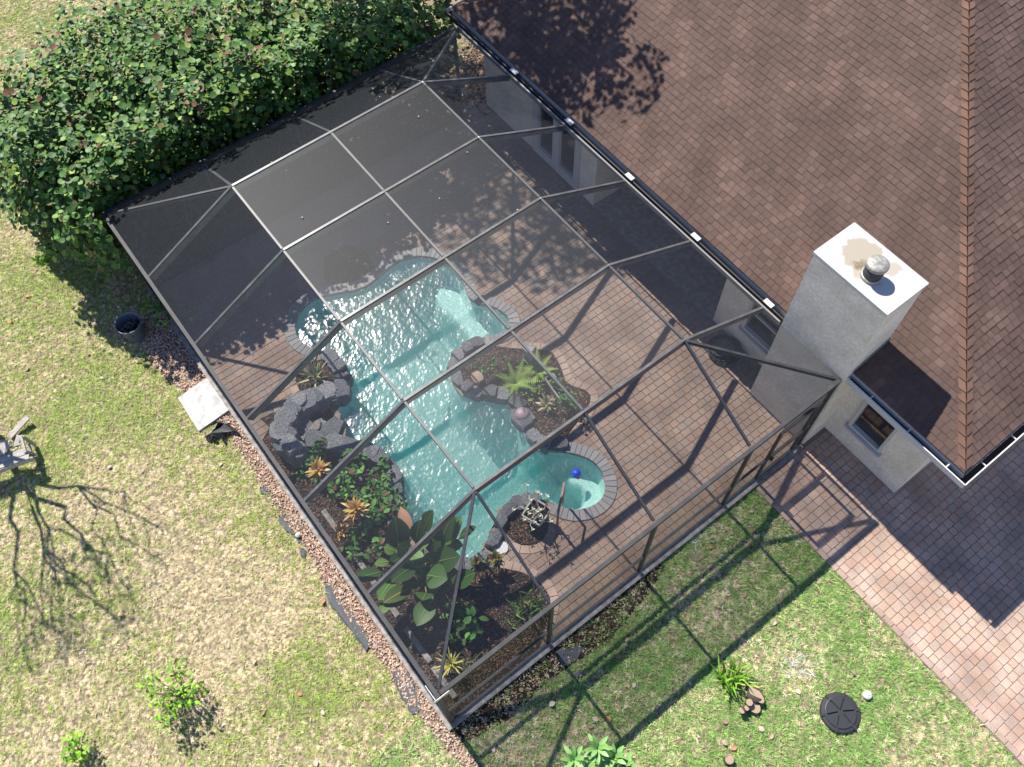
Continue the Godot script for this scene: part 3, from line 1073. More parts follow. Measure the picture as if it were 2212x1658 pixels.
# ---------------------------------------------------------------- enclosure
func build_enclosure() -> void:
	var e := thing("screen_enclosure", "dark framed aluminium screen enclosure roofed over the swimming pool", "enclosure")
	var fm: Material = M.frame
	var node := func(i: int, j: int) -> Vector3: return Vector3(BX[i], TOP, PZ[j])
	M.beam = M.frame.duplicate()
	M.beam.albedo_color = lin(.19, .19, .19)
	M.beam.roughness = .33
	M.eave = M.frame.duplicate()
	M.eave.albedo_color = lin(.06, .063, .068)
	M.eave.roughness = .68
	# beams
	for i in 5:
		var a := Vector3(BX[i], EAVE, -.02)
		var d := Vector3(BX[i], 2.575, ZH)
		part(e, "beam", bar(a, node.call(i, 0), .045, .17), M.beam)
		part(e, "beam", bar(node.call(i, 0), node.call(i, 2), .045, .17, 0.0), M.beam)
		part(e, "beam", bar(node.call(i, 2), d, .045, .13), M.beam)
	# purlins, two centimetres proud of nothing: they butt between the beams
	for j in 3:
		for i in 4:
			part(e, "purlin", bar(node.call(i, j) + Vector3(.03, -.004, 0), node.call(i + 1, j) + Vector3(-.03, -.004, 0), .04, .05), fm)
		part(e, "rafter", bar(node.call(4, j) + Vector3(.03, -.016, 0), Vector3(-.05, EAVE + .012, PZ[j]), .042, .055), fm)
		part(e, "rafter", bar(node.call(0, j) + Vector3(-.03, -.016, 0), Vector3(XF + .05, EAVE + .012, PZ[j]), .05, .055), fm)
	var c00 := Vector3(-.03, EAVE, -.03)
	var c10 := Vector3(XF + .03, EAVE, -.03)
	var c01 := Vector3(-.03, 2.585, ZH + .05)
	var c11 := Vector3(XF + .03, 2.585, ZH + .05)
	for r in [[node.call(4, 0), c00], [node.call(0, 0), c10], [node.call(4, 2), c01], [node.call(0, 2), c11]]:
		var d: Vector3 = (r[1] - r[0]).normalized()
		part(e, "hip_beam", bar(r[0] + d * .04 + Vector3(0, -.008, 0), r[1] - d * .05, .046, .075), fm)
	# eave beams
	for r in [[Vector3(XF - .05, EAVE + .005, 0), Vector3(.05, EAVE + .005, 0)], [Vector3(0, EAVE + .003, -.05), Vector3(0, EAVE + .003, ZH + .06)], [Vector3(XF, EAVE + .003, -.05), Vector3(XF, EAVE + .003, ZH + .06)]]:
		part(e, "eave_beam", bar(r[0], r[1], .065, .1), M.eave)
	M.old_white = M.white.duplicate()
	M.old_white.albedo_color = lin(.30, .295, .28)
	part(e, "super_gutter", bar(Vector3(XF, 2.6, ZH + .012), Vector3(-1.46, 2.6, ZH + .012), .035, .1), M.old_white)
	# corner cap
	var cc := MB.new()
	cc.box(Transform3D(Basis(), Vector3(.056, 2.56, -.05)), Vector3(.012, .1, .26))
	cc.box(Transform3D(Basis(), Vector3(-.075, 2.56, .056)), Vector3(.276, .1, .012))
	part(e, "corner_bracket", cc.mesh(), M.white)
	# posts and rails
	var rail := .93
	var walls := [
		[Vector3(0, 0, 0), [0.0, PZ[0], PZ[1], PZ[2], -8.38], "z"],
		[Vector3(XF, 0, 0), [0.0, PZ[0], PZ[1], PZ[2], -8.38], "z"],
		[Vector3(0, 0, 0), [XF, BX[0], BX[1], BX[2], BX[3], BX[4], 0.0], "x"]]
	var wn := 0
	for w in walls:
		var n: int = w[1].size()
		for i in n:
			if w[2] == "x" and (i == 0 or i == n - 1):
				continue
			var p: Vector3 = w[0] + (Vector3(0, 0, w[1][i]) if w[2] == "z" else Vector3(w[1][i], 0, 0))
			var mb := MB.new()
			mb.box(Transform3D(Basis(), p + Vector3(0, (EAVE - .1) * .5 + .015, 0)), Vector3(.06, EAVE - .13, .06) if i > 0 else Vector3(.085, EAVE - .13, .085), Color.WHITE, .004)
			part(e, "post", mb.mesh(), fm)
		for i in n - 1:
			var a: float = w[1][i]
			var b: float = w[1][i + 1]
			var sg := signf(b - a)
			var v := func(t: float, y: float) -> Vector3: return w[0] + (Vector3(0, y, t) if w[2] == "z" else Vector3(t, y, 0))
			var door: bool = wn == 0 and i == 3
			for y in [.08, rail + .03]:
				part(e, "rail", bar(v.call(a + sg * .035, y), v.call(b - sg * .035, y), .045, .05), fm)
			var q := MB.new()
			q.quad(v.call(a, rail + .03), v.call(b, rail + .03), v.call(b, EAVE - .1), v.call(a, EAVE - .1))
			part(e, "wall_screen_panel", q.mesh(), M.wall_screen)
			var q2 := MB.new()
			q2.quad(v.call(a, .08), v.call(b, .08), v.call(b, rail - .02), v.call(a, rail - .02))
			part(e, "lower_screen_panel", q2.mesh(), M.dense_screen)
			if door:
				var dn := Node3D.new()
				dn.name = "door"
				e.add_child(dn)
				var z0 := -7.2
				var z1 := -8.15
				var fr := MB.new()
				for r in [[z0, .06, 2.1], [z1, .06, 2.1]]:
					fr.box(Transform3D(Basis(), Vector3(.012, 1.08, r[0])), Vector3(.05, 2.06, r[1]))
				for y in [.1, .96, 2.08]:
					fr.box(Transform3D(Basis(), Vector3(.014, y, (z0 + z1) * .5)), Vector3(.05, .09, z0 - z1 - .06))
				part(dn, "door_frame", fr.mesh(), fm)
				var hd := MB.new()
				hd.box(Transform3D(Basis(), Vector3(.06, 1.05, z0 - .05)), Vector3(.07, .16, .035), Color.WHITE, .006)
				part(dn, "handle", hd.mesh(), M.plastic)
		wn += 1
	# roof screens
	var sp := func(list: Array) -> void:
		var mb := MB.new()
		for i in range(1, list.size() - 1):
			mb.tri(list[0], list[i], list[i + 1])
		part(e, "screen_panel", mb.mesh(), M.screen)
	var dn := Vector3(0, -.02, 0)
	for i in 4:
		sp.call([Vector3(BX[i], EAVE, 0) + dn, Vector3(BX[i + 1], EAVE, 0) + dn, node.call(i + 1, 0) + dn, node.call(i, 0) + dn])
		for j in 2:
			sp.call([node.call(i, j) + dn, node.call(i + 1, j) + dn, node.call(i + 1, j + 1) + dn, node.call(i, j + 1) + dn])
		sp.call([node.call(i, 2) + dn, node.call(i + 1, 2) + dn, Vector3(BX[i + 1], 2.575, ZH) + dn, Vector3(BX[i], 2.575, ZH) + dn])
	for r in [[4, 0.0], [0, XF]]:
		var i: int = r[0]
		var x: float = r[1]
		sp.call([Vector3(BX[i], EAVE, 0) + dn, Vector3(x, EAVE, 0) + dn, node.call(i, 0) + dn])
		sp.call([node.call(i, 0) + dn, Vector3(x, EAVE, 0) + dn, Vector3(x, EAVE, PZ[0]) + dn])
		for j in 2:
			sp.call([node.call(i, j) + dn, Vector3(x, EAVE, PZ[j]) + dn, Vector3(x, EAVE, PZ[j + 1]) + dn, node.call(i, j + 1) + dn])
		sp.call([node.call(i, 2) + dn, Vector3(x, EAVE, PZ[2]) + dn, Vector3(x, 2.585, ZH) + dn])
		sp.call([node.call(i, 2) + dn, Vector3(x, 2.585, ZH) + dn, Vector3(BX[i], 2.575, ZH) + dn])

# ---------------------------------------------------------------- beds, stones
func bed_surface(q: PackedVector2Array, y: float, mound: float) -> ArrayMesh:
	var mb := MB.new()
	var lo := q[0]
	var hi := q[0]
	for p in q:
		lo = lo.min(p)
		hi = hi.max(p)
	var c := .14
	var f := func(p: Vector2) -> Vector3:
		var d := edge_distance(p, q) if inside(p, q) else 0.0
		return Vector3(p.x, y + mound * smoothstep(0.0, .6, d) + noise.get_noise_2d(p.x * 9.0, p.y * 9.0) * .02 * smoothstep(0.0, .1, d), p.y)
	for i in int((hi.x - lo.x) / c) + 1:
		for j in int((hi.y - lo.y) / c) + 1:
			var p := lo + Vector2(i, j) * c
			var cell := PackedVector2Array([p, p + Vector2(c, 0), p + Vector2(c, c), p + Vector2(0, c)])
			for s in Geometry2D.intersect_polygons(cell, q):
				var m := Vector2.ZERO
				for t in s:
					m += t / s.size()
				for k in s.size():
					mb.tri(f.call(m), f.call(s[k]), f.call(s[(k + 1) % s.size()]))
	return mb.mesh()
func chips_on(owner: Node, q: PackedVector2Array, per_m2: float, y: float, mound: float, tones: Array, mesh: Mesh, size: float, called: String) -> void:
	var lo := q[0]
	var hi := q[0]
	for p in q:
		lo = lo.min(p)
		hi = hi.max(p)
	var where := []
	var cols := []
	for i in int((hi.x - lo.x) * (hi.y - lo.y) * per_m2):
		var p := Vector2(rr(lo.x, hi.x), rr(lo.y, hi.y))
		if not inside(p, q):
			continue
		var d := edge_distance(p, q)
		if rng.randf() > .35 + d * 8.0:
			continue
		var b := Basis.from_euler(Vector3(rr(-.5, .5), rr(0, TAU), rr(-.5, .5))).scaled(Vector3.ONE * size * rr(.5, 1.4))
		where.append(Transform3D(b, Vector3(p.x, y + mound * smoothstep(0.0, .6, d) + rr(0.0, .012), p.y)))
		var t: Array = tones[rng.randi_range(0, tones.size() - 1)]
		var k := rr(.7, 1.25)
		cols.append(Color(t[0] * k, t[1] * k, t[2] * k))
	scatter(owner, called, mesh, M.chip, where, cols)
func stone_row(owner: Node, pts: PackedVector2Array, depth: float, h: float, base: float, sd: int, out_shift := .12) -> void:
	# blocks of slate set end to end along a line
	var acc := 0.0
	var next := 0.0
	for i in pts.size() - 1:
		var l := pts[i].distance_to(pts[i + 1])
		while next < acc + l:
			var w := rr(.24, .44)
			var c := pts[i].lerp(pts[i + 1], clampf((next - acc + w * .5) / l, 0.0, 1.2))
			var d := (pts[i + 1] - pts[i]).normalized()
			var o := Vector2(d.y, -d.x)
			if inside(c + o * .25, pool):
				o = -o
			c += o * out_shift
			stone(owner, Vector3(c.x, base, c.y), w * .5, depth * rr(.8, 1.1) * .5, h * rr(.8, 1.25), -atan2(d.y, d.x) + rr(-.12, .12), sd + int(next * 100.0))
			next += w * .93
		acc += l
func stone(owner: Node, at: Vector3, rx: float, rz: float, h: float, turn: float, sd: int, tone := -1, lean := Vector3.ZERO) -> void:
	var k: int = tone if tone >= 0 else [0, 0, 1, 1, 2, 0, 2][sd % 7]
	part(owner, "stone", stone_mesh(rx, rz, h, sd), M["slate%d" % k], Transform3D(Basis.from_euler(Vector3(lean.x, turn, lean.z)), at))
var chip: ArrayMesh
var pebble: ArrayMesh
func path_of(f: String, a: Array) -> PackedVector2Array:
	return poly(f, a)
func build_beds_and_stones() -> void:
	var st := [lin(.225, .235, .255), lin(.31, .32, .335), lin(.165, .175, .19), lin(.45, .38, .3), lin(.42, .425, .43)]
	for i in st.size():
		M["slate%d" % i] = M.slate.duplicate()
		M["slate%d" % i].albedo_color = st[i]
	chip = chip_mesh(.5, .22, .1)
	pebble = chip_mesh(.5, .42, .3)
	var brown := [[.09, .05, .03], [.06, .034, .022], [.13, .075, .045], [.045, .028, .02], [.17, .11, .07]]
	var info := [["round planting bed of bark mulch with the spiky plant", .07], ["", .06], ["", .05], ["", .05], ["", .04]]
	for i in beds.size():
		var o := structure("planting_bed", bed_surface(beds[i], -.008, info[i][1]), M.mulch)
		chips_on(o, beds[i], 900.0, -.004, info[i][1], brown, chip, .05, "mulch")
	# stone edging of the beds, as separate runs
	var r := thing("stone_edging", "slate edging between the pool and the spiky plant's bed", "edging")
	stone_row(r, path_of("D", [440, 195, 520, 200, 590, 240, 660, 320, 710, 380, 750, 450, 770, 540, 765, 620, 725, 720]), .34, .13, -.02, 100, .14)
	r = thing("stone_edging", "slate edging of the island bed with ferns", "edging")
	stone_row(r, path_of("A", [1985, 805, 1900, 818, 1850, 843, 1790, 888, 1740, 933, 1712, 993, 1703, 1063, 1720, 1133, 1760, 1193, 1820, 1253, 1880, 1281, 1960, 1293, 2040, 1293, 2110, 1303]), .32, .13, -.02, 200)
	stone_row(r, path_of("C", [790, 910, 835, 945, 860, 1000, 880, 1050, 910, 1130, 950, 1200, 990, 1240, 1060, 1285, 1180, 1295]), .30, .13, -.02, 300)
	r = thing("stone_edging", "dark slate edging round the bed with the potted branches", "edging")
	stone_row(r, path_of("E", [1180, 480, 1100, 430, 1000, 400, 900, 395, 800, 410, 730, 440, 640, 500, 560, 560, 440, 670, 400, 760, 370, 850, 330, 940, 280, 1050, 230, 1200, 200, 1260, 100, 1340, 0, 1410]), .32, .14, -.02, 400, .13)
	r = thing("stone_edging", "slate edging beside the big leaved plant", "edging")
	stone_row(r, path_of("B", [1425, 1069, 1380, 1085, 1320, 1088, 1250, 1078, 1180, 1060, 1100, 1020, 1030, 970, 980, 900, 945, 820, 935, 760, 940, 680, 945, 560, 930, 470, 890, 400, 850, 350]), .34, .14, -.02, 500, .15)
	# the waterfall: a horseshoe of stacked slabs round a hollow
	var w := thing("rock_waterfall", "horseshoe of stacked grey slate slabs around a hollow at the pool edge", "waterfall", Vector3.ZERO)
	var ring := [700, 720, 560, 765, 400, 850, 240, 925, 130, 1010, 70, 1090, 45, 1180, 35, 1280, 50, 1380, 100, 1460, 180, 1520]
	for lay_ in 5:
		var pts := path_of("D", ring)
		var k := 0
		for i in pts.size() - 1:
			for f in [.25, .75]:
				var c := pts[i].lerp(pts[i + 1], f)
				var d := (pts[i + 1] - pts[i]).normalized()
				var hh := minf(.11 * lay_, .11 * (1.2 + i * .6)) + rr(-.02, .02)
				if lay_ == 4 and rng.randf() < .35:
					k += 1
					continue
				stone(w, Vector3(c.x + rr(-.07, .07), hh, c.y + rr(-.07, .07)), rr(.15, .31), rr(.12, .24), rr(.1, .16), -atan2(d.y, d.x) + rr(-.5, .5), 700 + lay_ * 40 + k, [0, 1, 4, 1][k % 4])
				k += 1
	for lay_ in 2:
		var pts := path_of("D", [300, 1330, 440, 1345, 540, 1360, 660, 1395, 760, 1410, 900, 1440, 980, 1450, 1080, 1500, 1180, 1560])
		for i in pts.size() - 1:
			var c := pts[i].lerp(pts[i + 1], .5)
			var d := (pts[i + 1] - pts[i]).normalized()
			stone(w, Vector3(c.x, .15 * lay_ - .03, c.y), rr(.2, .27), rr(.17, .22), .17, -atan2(d.y, d.x) + rr(-.25, .25), 900 + lay_ * 20 + i, [0, 2, 1, 0][i % 4])
	for q in [[190, 1160, .3, .26, .3, 0, .3], [285, 1165, .1, .3, .28, 3, -.3], [385, 1130, .2, .22, .22, 1, .4], [520, 1170, .22, .36, .26, 0, .5], [440, 1270, .22, .13, .2, 4, .2], [600, 1040, .08, .25, .2, 3, .9], [640, 1210, .12, .22, .18, 3, .7], [130, 1260, .25, .2, .3, 1, 1.0], [330, 1230, .15, .14, .15, 2, 0.0], [560, 1290, .2, .12, .2, 0, .2], [720, 1300, .2, .15, .12, 0, .4]]:
		var p := W("D", q[0], q[1], .2)
		stone(w, Vector3(p.x, -.02, p.z), q[2], q[3], q[4], q[6], 1200 + int(q[0]), q[5], Vector3(rr(-.15, .15), 0, rr(-.15, .15)))
	# the concrete kerb inside the left wall
	var kb := thing("kerb", "broken concrete kerb along the inside of the enclosure beside the bark mulch", "kerb")
	for seg in [[-4.55, -3.9], [-3.6, -2.75], [-2.6, -1.95], [-1.75, -1.0], [-.9, -.25]]:
		var mb := MB.new()
		mb.box(Transform3D(), Vector3(seg[1] - seg[0], .12, .1), Color.WHITE, .012)
		part(kb, "kerb_block", mb.mesh(), M.concrete, Transform3D(Basis(Vector3.UP, rr(-.02, .02)), Vector3((seg[0] + seg[1]) * .5, .03, -.27)))
	# leaf litter in the gap between the hedge and the house
	var gap := PackedVector2Array([Vector2(-13.2, -8.2), Vector2(XF - .1, -7.6), Vector2(XF - .1, -9.05), Vector2(-11.22, -9.05), Vector2(-11.22, -13.0), Vector2(-13.4, -13.0)])
	var lit := structure("leaf_litter", bed_surface(gap, -.05, .02), M.mulch)
	chips_on(lit, gap, 500.0, -.045, .02, [[.3, .21, .13], [.2, .13, .08], [.4, .3, .2], [.12, .08, .05]], chip, .08, "fallen_leaves")
	# red lava rock along the outside
	var red := [[.40, .25, .18], [.46, .31, .23], [.36, .22, .16], [.54, .41, .32], [.44, .35, .28], [.30, .2, .15], [.38, .32, .25]]
	var sb := structure("gravel_strip", bed_surface(strip, -.052, .02), M.mulch)
	M.gravel_base = mat(lin(.30, .205, .15), .95, M.mulch.albedo_texture, 2.0)
	sb.material_override = M.gravel_base
	chips_on(sb, strip, 1300.0, -.045, .02, red, pebble, .036, "lava_rock")
	var sn := structure("gravel_strip", bed_surface(strip_near, -.053, .015), M.mulch)
	chips_on(sn, strip_near, 600.0, -.045, .015, red + brown + brown, pebble, .03, "lava_rock")

# ---------------------------------------------------------------- hedge and trees
func crown(owner: Node, lumps: Array, n: int, leaf: ArrayMesh, size: float, tones: Array, clear: Callable, singles: int, m: Material, shell := .55) -> void:
	var where := []
	var cols := []
	var total := 0.0
	for l in lumps:
		total += l[1].x * l[1].z
	var tries := 0
	while where.size() < n and tries < n * 6:
		tries += 1
		var pick := rng.randf() * total
		var l: Array = lumps[0]
		for q in lumps:
			pick -= q[1].x * q[1].z
			if pick <= 0:
				l = q
				break
		var d := Vector3(rr(-1, 1), rr(-.75, 1), rr(-1, 1))
		if d.length() > 1.0 or d.length() < .05:
			continue
		var u := d.normalized()
		var bump := 1.0 + .42 * noise.get_noise_3d(l[0].x * 3 + u.x * 7.0, u.y * 7.0, l[0].z * 3 + u.z * 7.0)
		d = u * pow(d.length(), shell) * bump
		var p: Vector3 = l[0] + d * l[1]
		if clear.is_valid() and not clear.call(p):
			continue
		var nrm := (u * .55 + Vector3(rr(-.6, .6), rr(.3, 1.0), rr(-.6, .6))).normalized()
		var b := Basis(Vector3.UP.cross(nrm).normalized(), acos(clampf(nrm.y, -1, 1))) if absf(nrm.y) < .999 else Basis()
		b = b * Basis(Vector3.UP, rr(0, TAU))
		where.append(Transform3D(b.scaled(Vector3.ONE * size * rr(.45, 1.3)), p))
		var t: Array = tones[int(pow(rng.randf(), 1.7) * tones.size())]
		var k := rr(.7, 1.3)
		cols.append(Color(t[0] * k, t[1] * k, t[2] * k))
	var order := range(where.size())
	order.sort_custom(func(a, b): return where[a].origin.y > where[b].origin.y)
	var rest := []
	var rc := []
	for i in order.size():
		var a: int = order[i]
		if i < singles * 4 and i % 4 == 0:
			var key := "leaf_%d" % (int(cols[a].r * 97.0) % 6)
			part(owner, "leaf", leaf, M[key], where[a])
		else:
			rest.append(where[a])
			rc.append(cols[a])
	scatter(owner, "foliage", leaf, m, rest, rc)
func everywhere(_p: Vector3) -> bool:
	return true
func limb(mb: MB, a: Vector3, b: Vector3, r0: float, r1: float, wob := .12) -> Array:
	var pts := []
	var rad := []
	for i in 6:
		var t := i / 5.0
		pts.append(a.lerp(b, t) + Vector3(rr(-wob, wob), rr(-wob, wob) * .4, rr(-wob, wob)) * sin(t * PI))
		rad.append(lerpf(r0, r1, t))
	mb.tube(pts, rad, 7)
	return pts
func build_hedge() -> void:
	var tones := [[.052, .125, .026], [.045, .105, .028], [.075, .16, .03], [.042, .09, .028], [.095, .19, .034], [.125, .22, .038], [.17, .25, .04], [.08, .15, .04], [.12, .1, .035]]
	for i in 6:
		var t: Array = [[.045, .12, .028], [.065, .15, .03], [.038, .095, .03], [.1, .2, .035], [.14, .065, .035], [.055, .13, .035]][i]
		M["leaf_%d" % i] = leafy(lin(t[0], t[1], t[2]), .5, .45)
	# a round, slightly folded leaf
	var lm := MB.new()
	var rim := []
	for k in 9:
		var a := TAU * k / 9.0
		var rad := .5 * (1.0 - .12 * cos(a))
		rim.append(Vector3(cos(a) * rad, absf(sin(a)) * .1 + .03 * cos(a * 2.0), sin(a) * rad))
	for k in 9:
		lm.tri(Vector3(0, -.02, 0), rim[(k + 1) % 9], rim[k])
	var round_leaf := lm.mesh(true)
	var clear := func(p: Vector3) -> bool:
		if p.x > XF - .12 and p.z < .15 and p.z > -8.6 and p.y < 4.6:
			return false
		if p.x > GX0 - .15 and p.z <= -8.5:
			return false
		return p.y > (.05 if p.z < -.3 else 1.0 + .5 * noise.get_noise_2d(p.x * 4.0, p.z * 4.0))
	var groups := [
		["tall round leaved shrub at the hedge's end above the grey pot", [[120, 345, 2.7, 1.3, 1.5], [220, 415, 2.5, 1.1, 1.4], [50, 305, 2.1, 1.05, 1.3]]],
		["broad round leaved shrub of the hedge facing the open dry lawn", [[120, 230, 2.6, 1.6, 1.6], [230, 130, 2.6, 1.6, 1.6]]],
		["dense round leaved shrub pressed against the enclosure's corner", [[330, 380, 2.7, 1.45, 1.6], [440, 290, 2.8, 1.4, 1.7]]],
		["pale topped round leaved shrub in the hedge's middle", [[350, 180, 2.8, 1.6, 1.7], [480, 90, 2.8, 1.7, 1.7], [330, 60, 2.3, 1.3, 1.4]]],
		["dark round leaved shrub leaning on the enclosure's far wall", [[570, 210, 2.9, 1.35, 1.6], [690, 140, 2.9, 1.35, 1.5]]],
		["round leaved shrub of the hedge nearest the roof corner", [[640, 40, 2.7, 1.6, 1.6], [790, 60, 2.8, 1.4, 1.5], [890, 20, 2.4, 1.1, 1.4]]]]
	for gq in groups:
		var lumps := []
		for l in gq[1]:
			var p := px(l[0], l[1], l[2])
			lumps.append([Vector3(p.x, l[2] * .72, p.z), Vector3(l[3], l[4] * 1.15, l[3])])
		var f: Vector3 = lumps[0][0]
		var t := thing("hedge_shrub", gq[0], "shrub", Vector3.ZERO, "round leaved shrubs of the hedge")
		var mb := MB.new()
		for l in lumps:
			for k in 4:
				limb(mb, Vector3(l[0].x + rr(-.3, .3), -.1, l[0].z + rr(-.3, .3)), l[0] + Vector3(rr(-.8, .8), rr(.3, 1.3), rr(-.8, .8)), .035, .01, .25)
		part(t, "stems", mb.mesh(true), M.bark)
		crown(t, lumps, 3800 * lumps.size(), round_leaf, .118, tones, clear, 70, M.hedge_leaf, .62)
	# the tall tree beyond the hedge, whose shade falls on the roof
	var tt := thing("tall_tree", "tall leafy tree beyond the hedge shading the roof corner", "tree", Vector3(-16.5, -.06, -9.5))
	var tb := MB.new()
	var tip := Vector3(.4, 8.2, .2)
	limb(tb, Vector3.ZERO, tip, .22, .1, .2)
	var lum := []
	for q in [[1.2, 8.2, -.9, 1.4], [3.2, 8.4, -.6, 1.35], [2.4, 9.4, .9, 1.2], [4.4, 8.0, .4, .9], [.0, 9.6, .8, 1.5], [-1.4, 8.8, -.4, 1.4], [1.8, 10.0, -.6, 1.3], [2.6, 9.3, 2.1, .9], [.8, 8.8, 2.2, .95], [5.2, 8.5, -.5, .7], [.3, 9.5, 3.2, .75], [1.9, 9.2, 3.3, .6]]:
		var c := Vector3(q[0], q[1], q[2])
		limb(tb, tip * rr(.75, 1.0), c, .07, .02, .3)
		lum.append([c, Vector3(q[3], q[3] * .7, q[3])])
	part(tt, "trunk", tb.mesh(true), M.bark)
	crown(tt, lum, 8500, round_leaf, .13, tones, everywhere, 0, M.leaf, .45)
	# the bare tree left of the lawn, known by its shadow
	var bt := thing("bare_tree", "bare grey tree at the edge of the dry lawn", "tree", Vector3(-10.9, -.06, 4.15))
	var bb := MB.new()
	var fork := Vector3(.25, 2.1, -.05)
	limb(bb, Vector3(0, -.1, 0), fork, .1, .07, .06)
	var ends := [Vector3(.6, 4.2, -.55), Vector3(.3, 4.4, .75), Vector3(.9, 3.6, .15), Vector3(-.2, 4.6, -.1), Vector3(.4, 3.2, -.9)]
	for q in ends:
		limb(bb, fork, q, .05, .026, .2)
		for k in 4:
			var r2: Vector3 = q + Vector3(rr(-.1, 1.0), rr(.6, 2.0), rr(-.75, .75))
			limb(bb, q, r2, .024, .011, .16)
			for k2 in 4:
				limb(bb, r2, r2 + Vector3(rr(-.2, .5), rr(.2, .8), rr(-.5, .5)), .012, .005, .08)
	part(bt, "trunk", bb.mesh(true), M.bark)
	var tw := []
	for q in ends:
		tw.append([q + Vector3(.4, 1.2, 0), Vector3(.9, .8, .9)])
	crown(bt, tw, 420, round_leaf, .06, tones, everywhere, 0, M.leaf, .8)

# ---------------------------------------------------------------- plants
func rosette(called: String, label: String, cat: String, at: Vector3, n: int, length: float, width: float, lo: float, hi: float, tones: Array, group := "", shape := .4, arch := .3, fold := .25, matl := "leaf") -> Node3D:
	var t := thing(called, label, cat, at, group, rr(0, TAU))
	var meshes := []
	for k in 3:
		meshes.append(leaf_mesh(length * [1.0, .8, .9][k], width * [1.0, .9, 1.1][k], arch * [1.0, 1.4, .7][k], fold, 6, shape))
	for i in n:
		var tone: Array = tones[i % tones.size()]
		var key := "tone_%.2f_%.2f_%.2f" % [tone[0], tone[1], tone[2]]
		if not M.has(key):
			M[key] = leafy(lin(tone[0], tone[1], tone[2]), .42, .35)
		var p := lerpf(lo, hi, pow(float(i) / n, .8)) + rr(-.12, .12)
		var b := Basis(Vector3.UP, i * 2.39996 + rr(-.2, .2)) * Basis(Vector3.RIGHT, -p)
		part(t, "leaf", meshes[i % 3], M[key], Transform3D(b.scaled(Vector3.ONE * rr(.8, 1.12)), Vector3(0, .02 + .05 * i / n, 0)))
	return t
func bush(called: String, label: String, cat: String, at: Vector3, r: float, h: float, n: int, size: float, tones: Array, group := "", stems := 5) -> Node3D:
	var t := thing(called, label, cat, at, group)
	var sb := MB.new()
	var lum := []
	for k in stems:
		var e := Vector3(rr(-1, 1) * r * .8, h * rr(.5, 1.0), rr(-1, 1) * r * .8)
		limb(sb, Vector3(rr(-.03, .03), -.05, rr(-.03, .03)), e, .009, .004, .04)
		lum.append([e - Vector3(0, h * .1, 0), Vector3(r * .5, h * .28, r * .5)])
	part(t, "stem", sb.mesh(), M.bark)
	crown(t, lum, n, leaf_mesh(1.0, .55, .2, .2, 4, .45), size, tones, everywhere, 6, M.matte_leaf, .7)
	return t
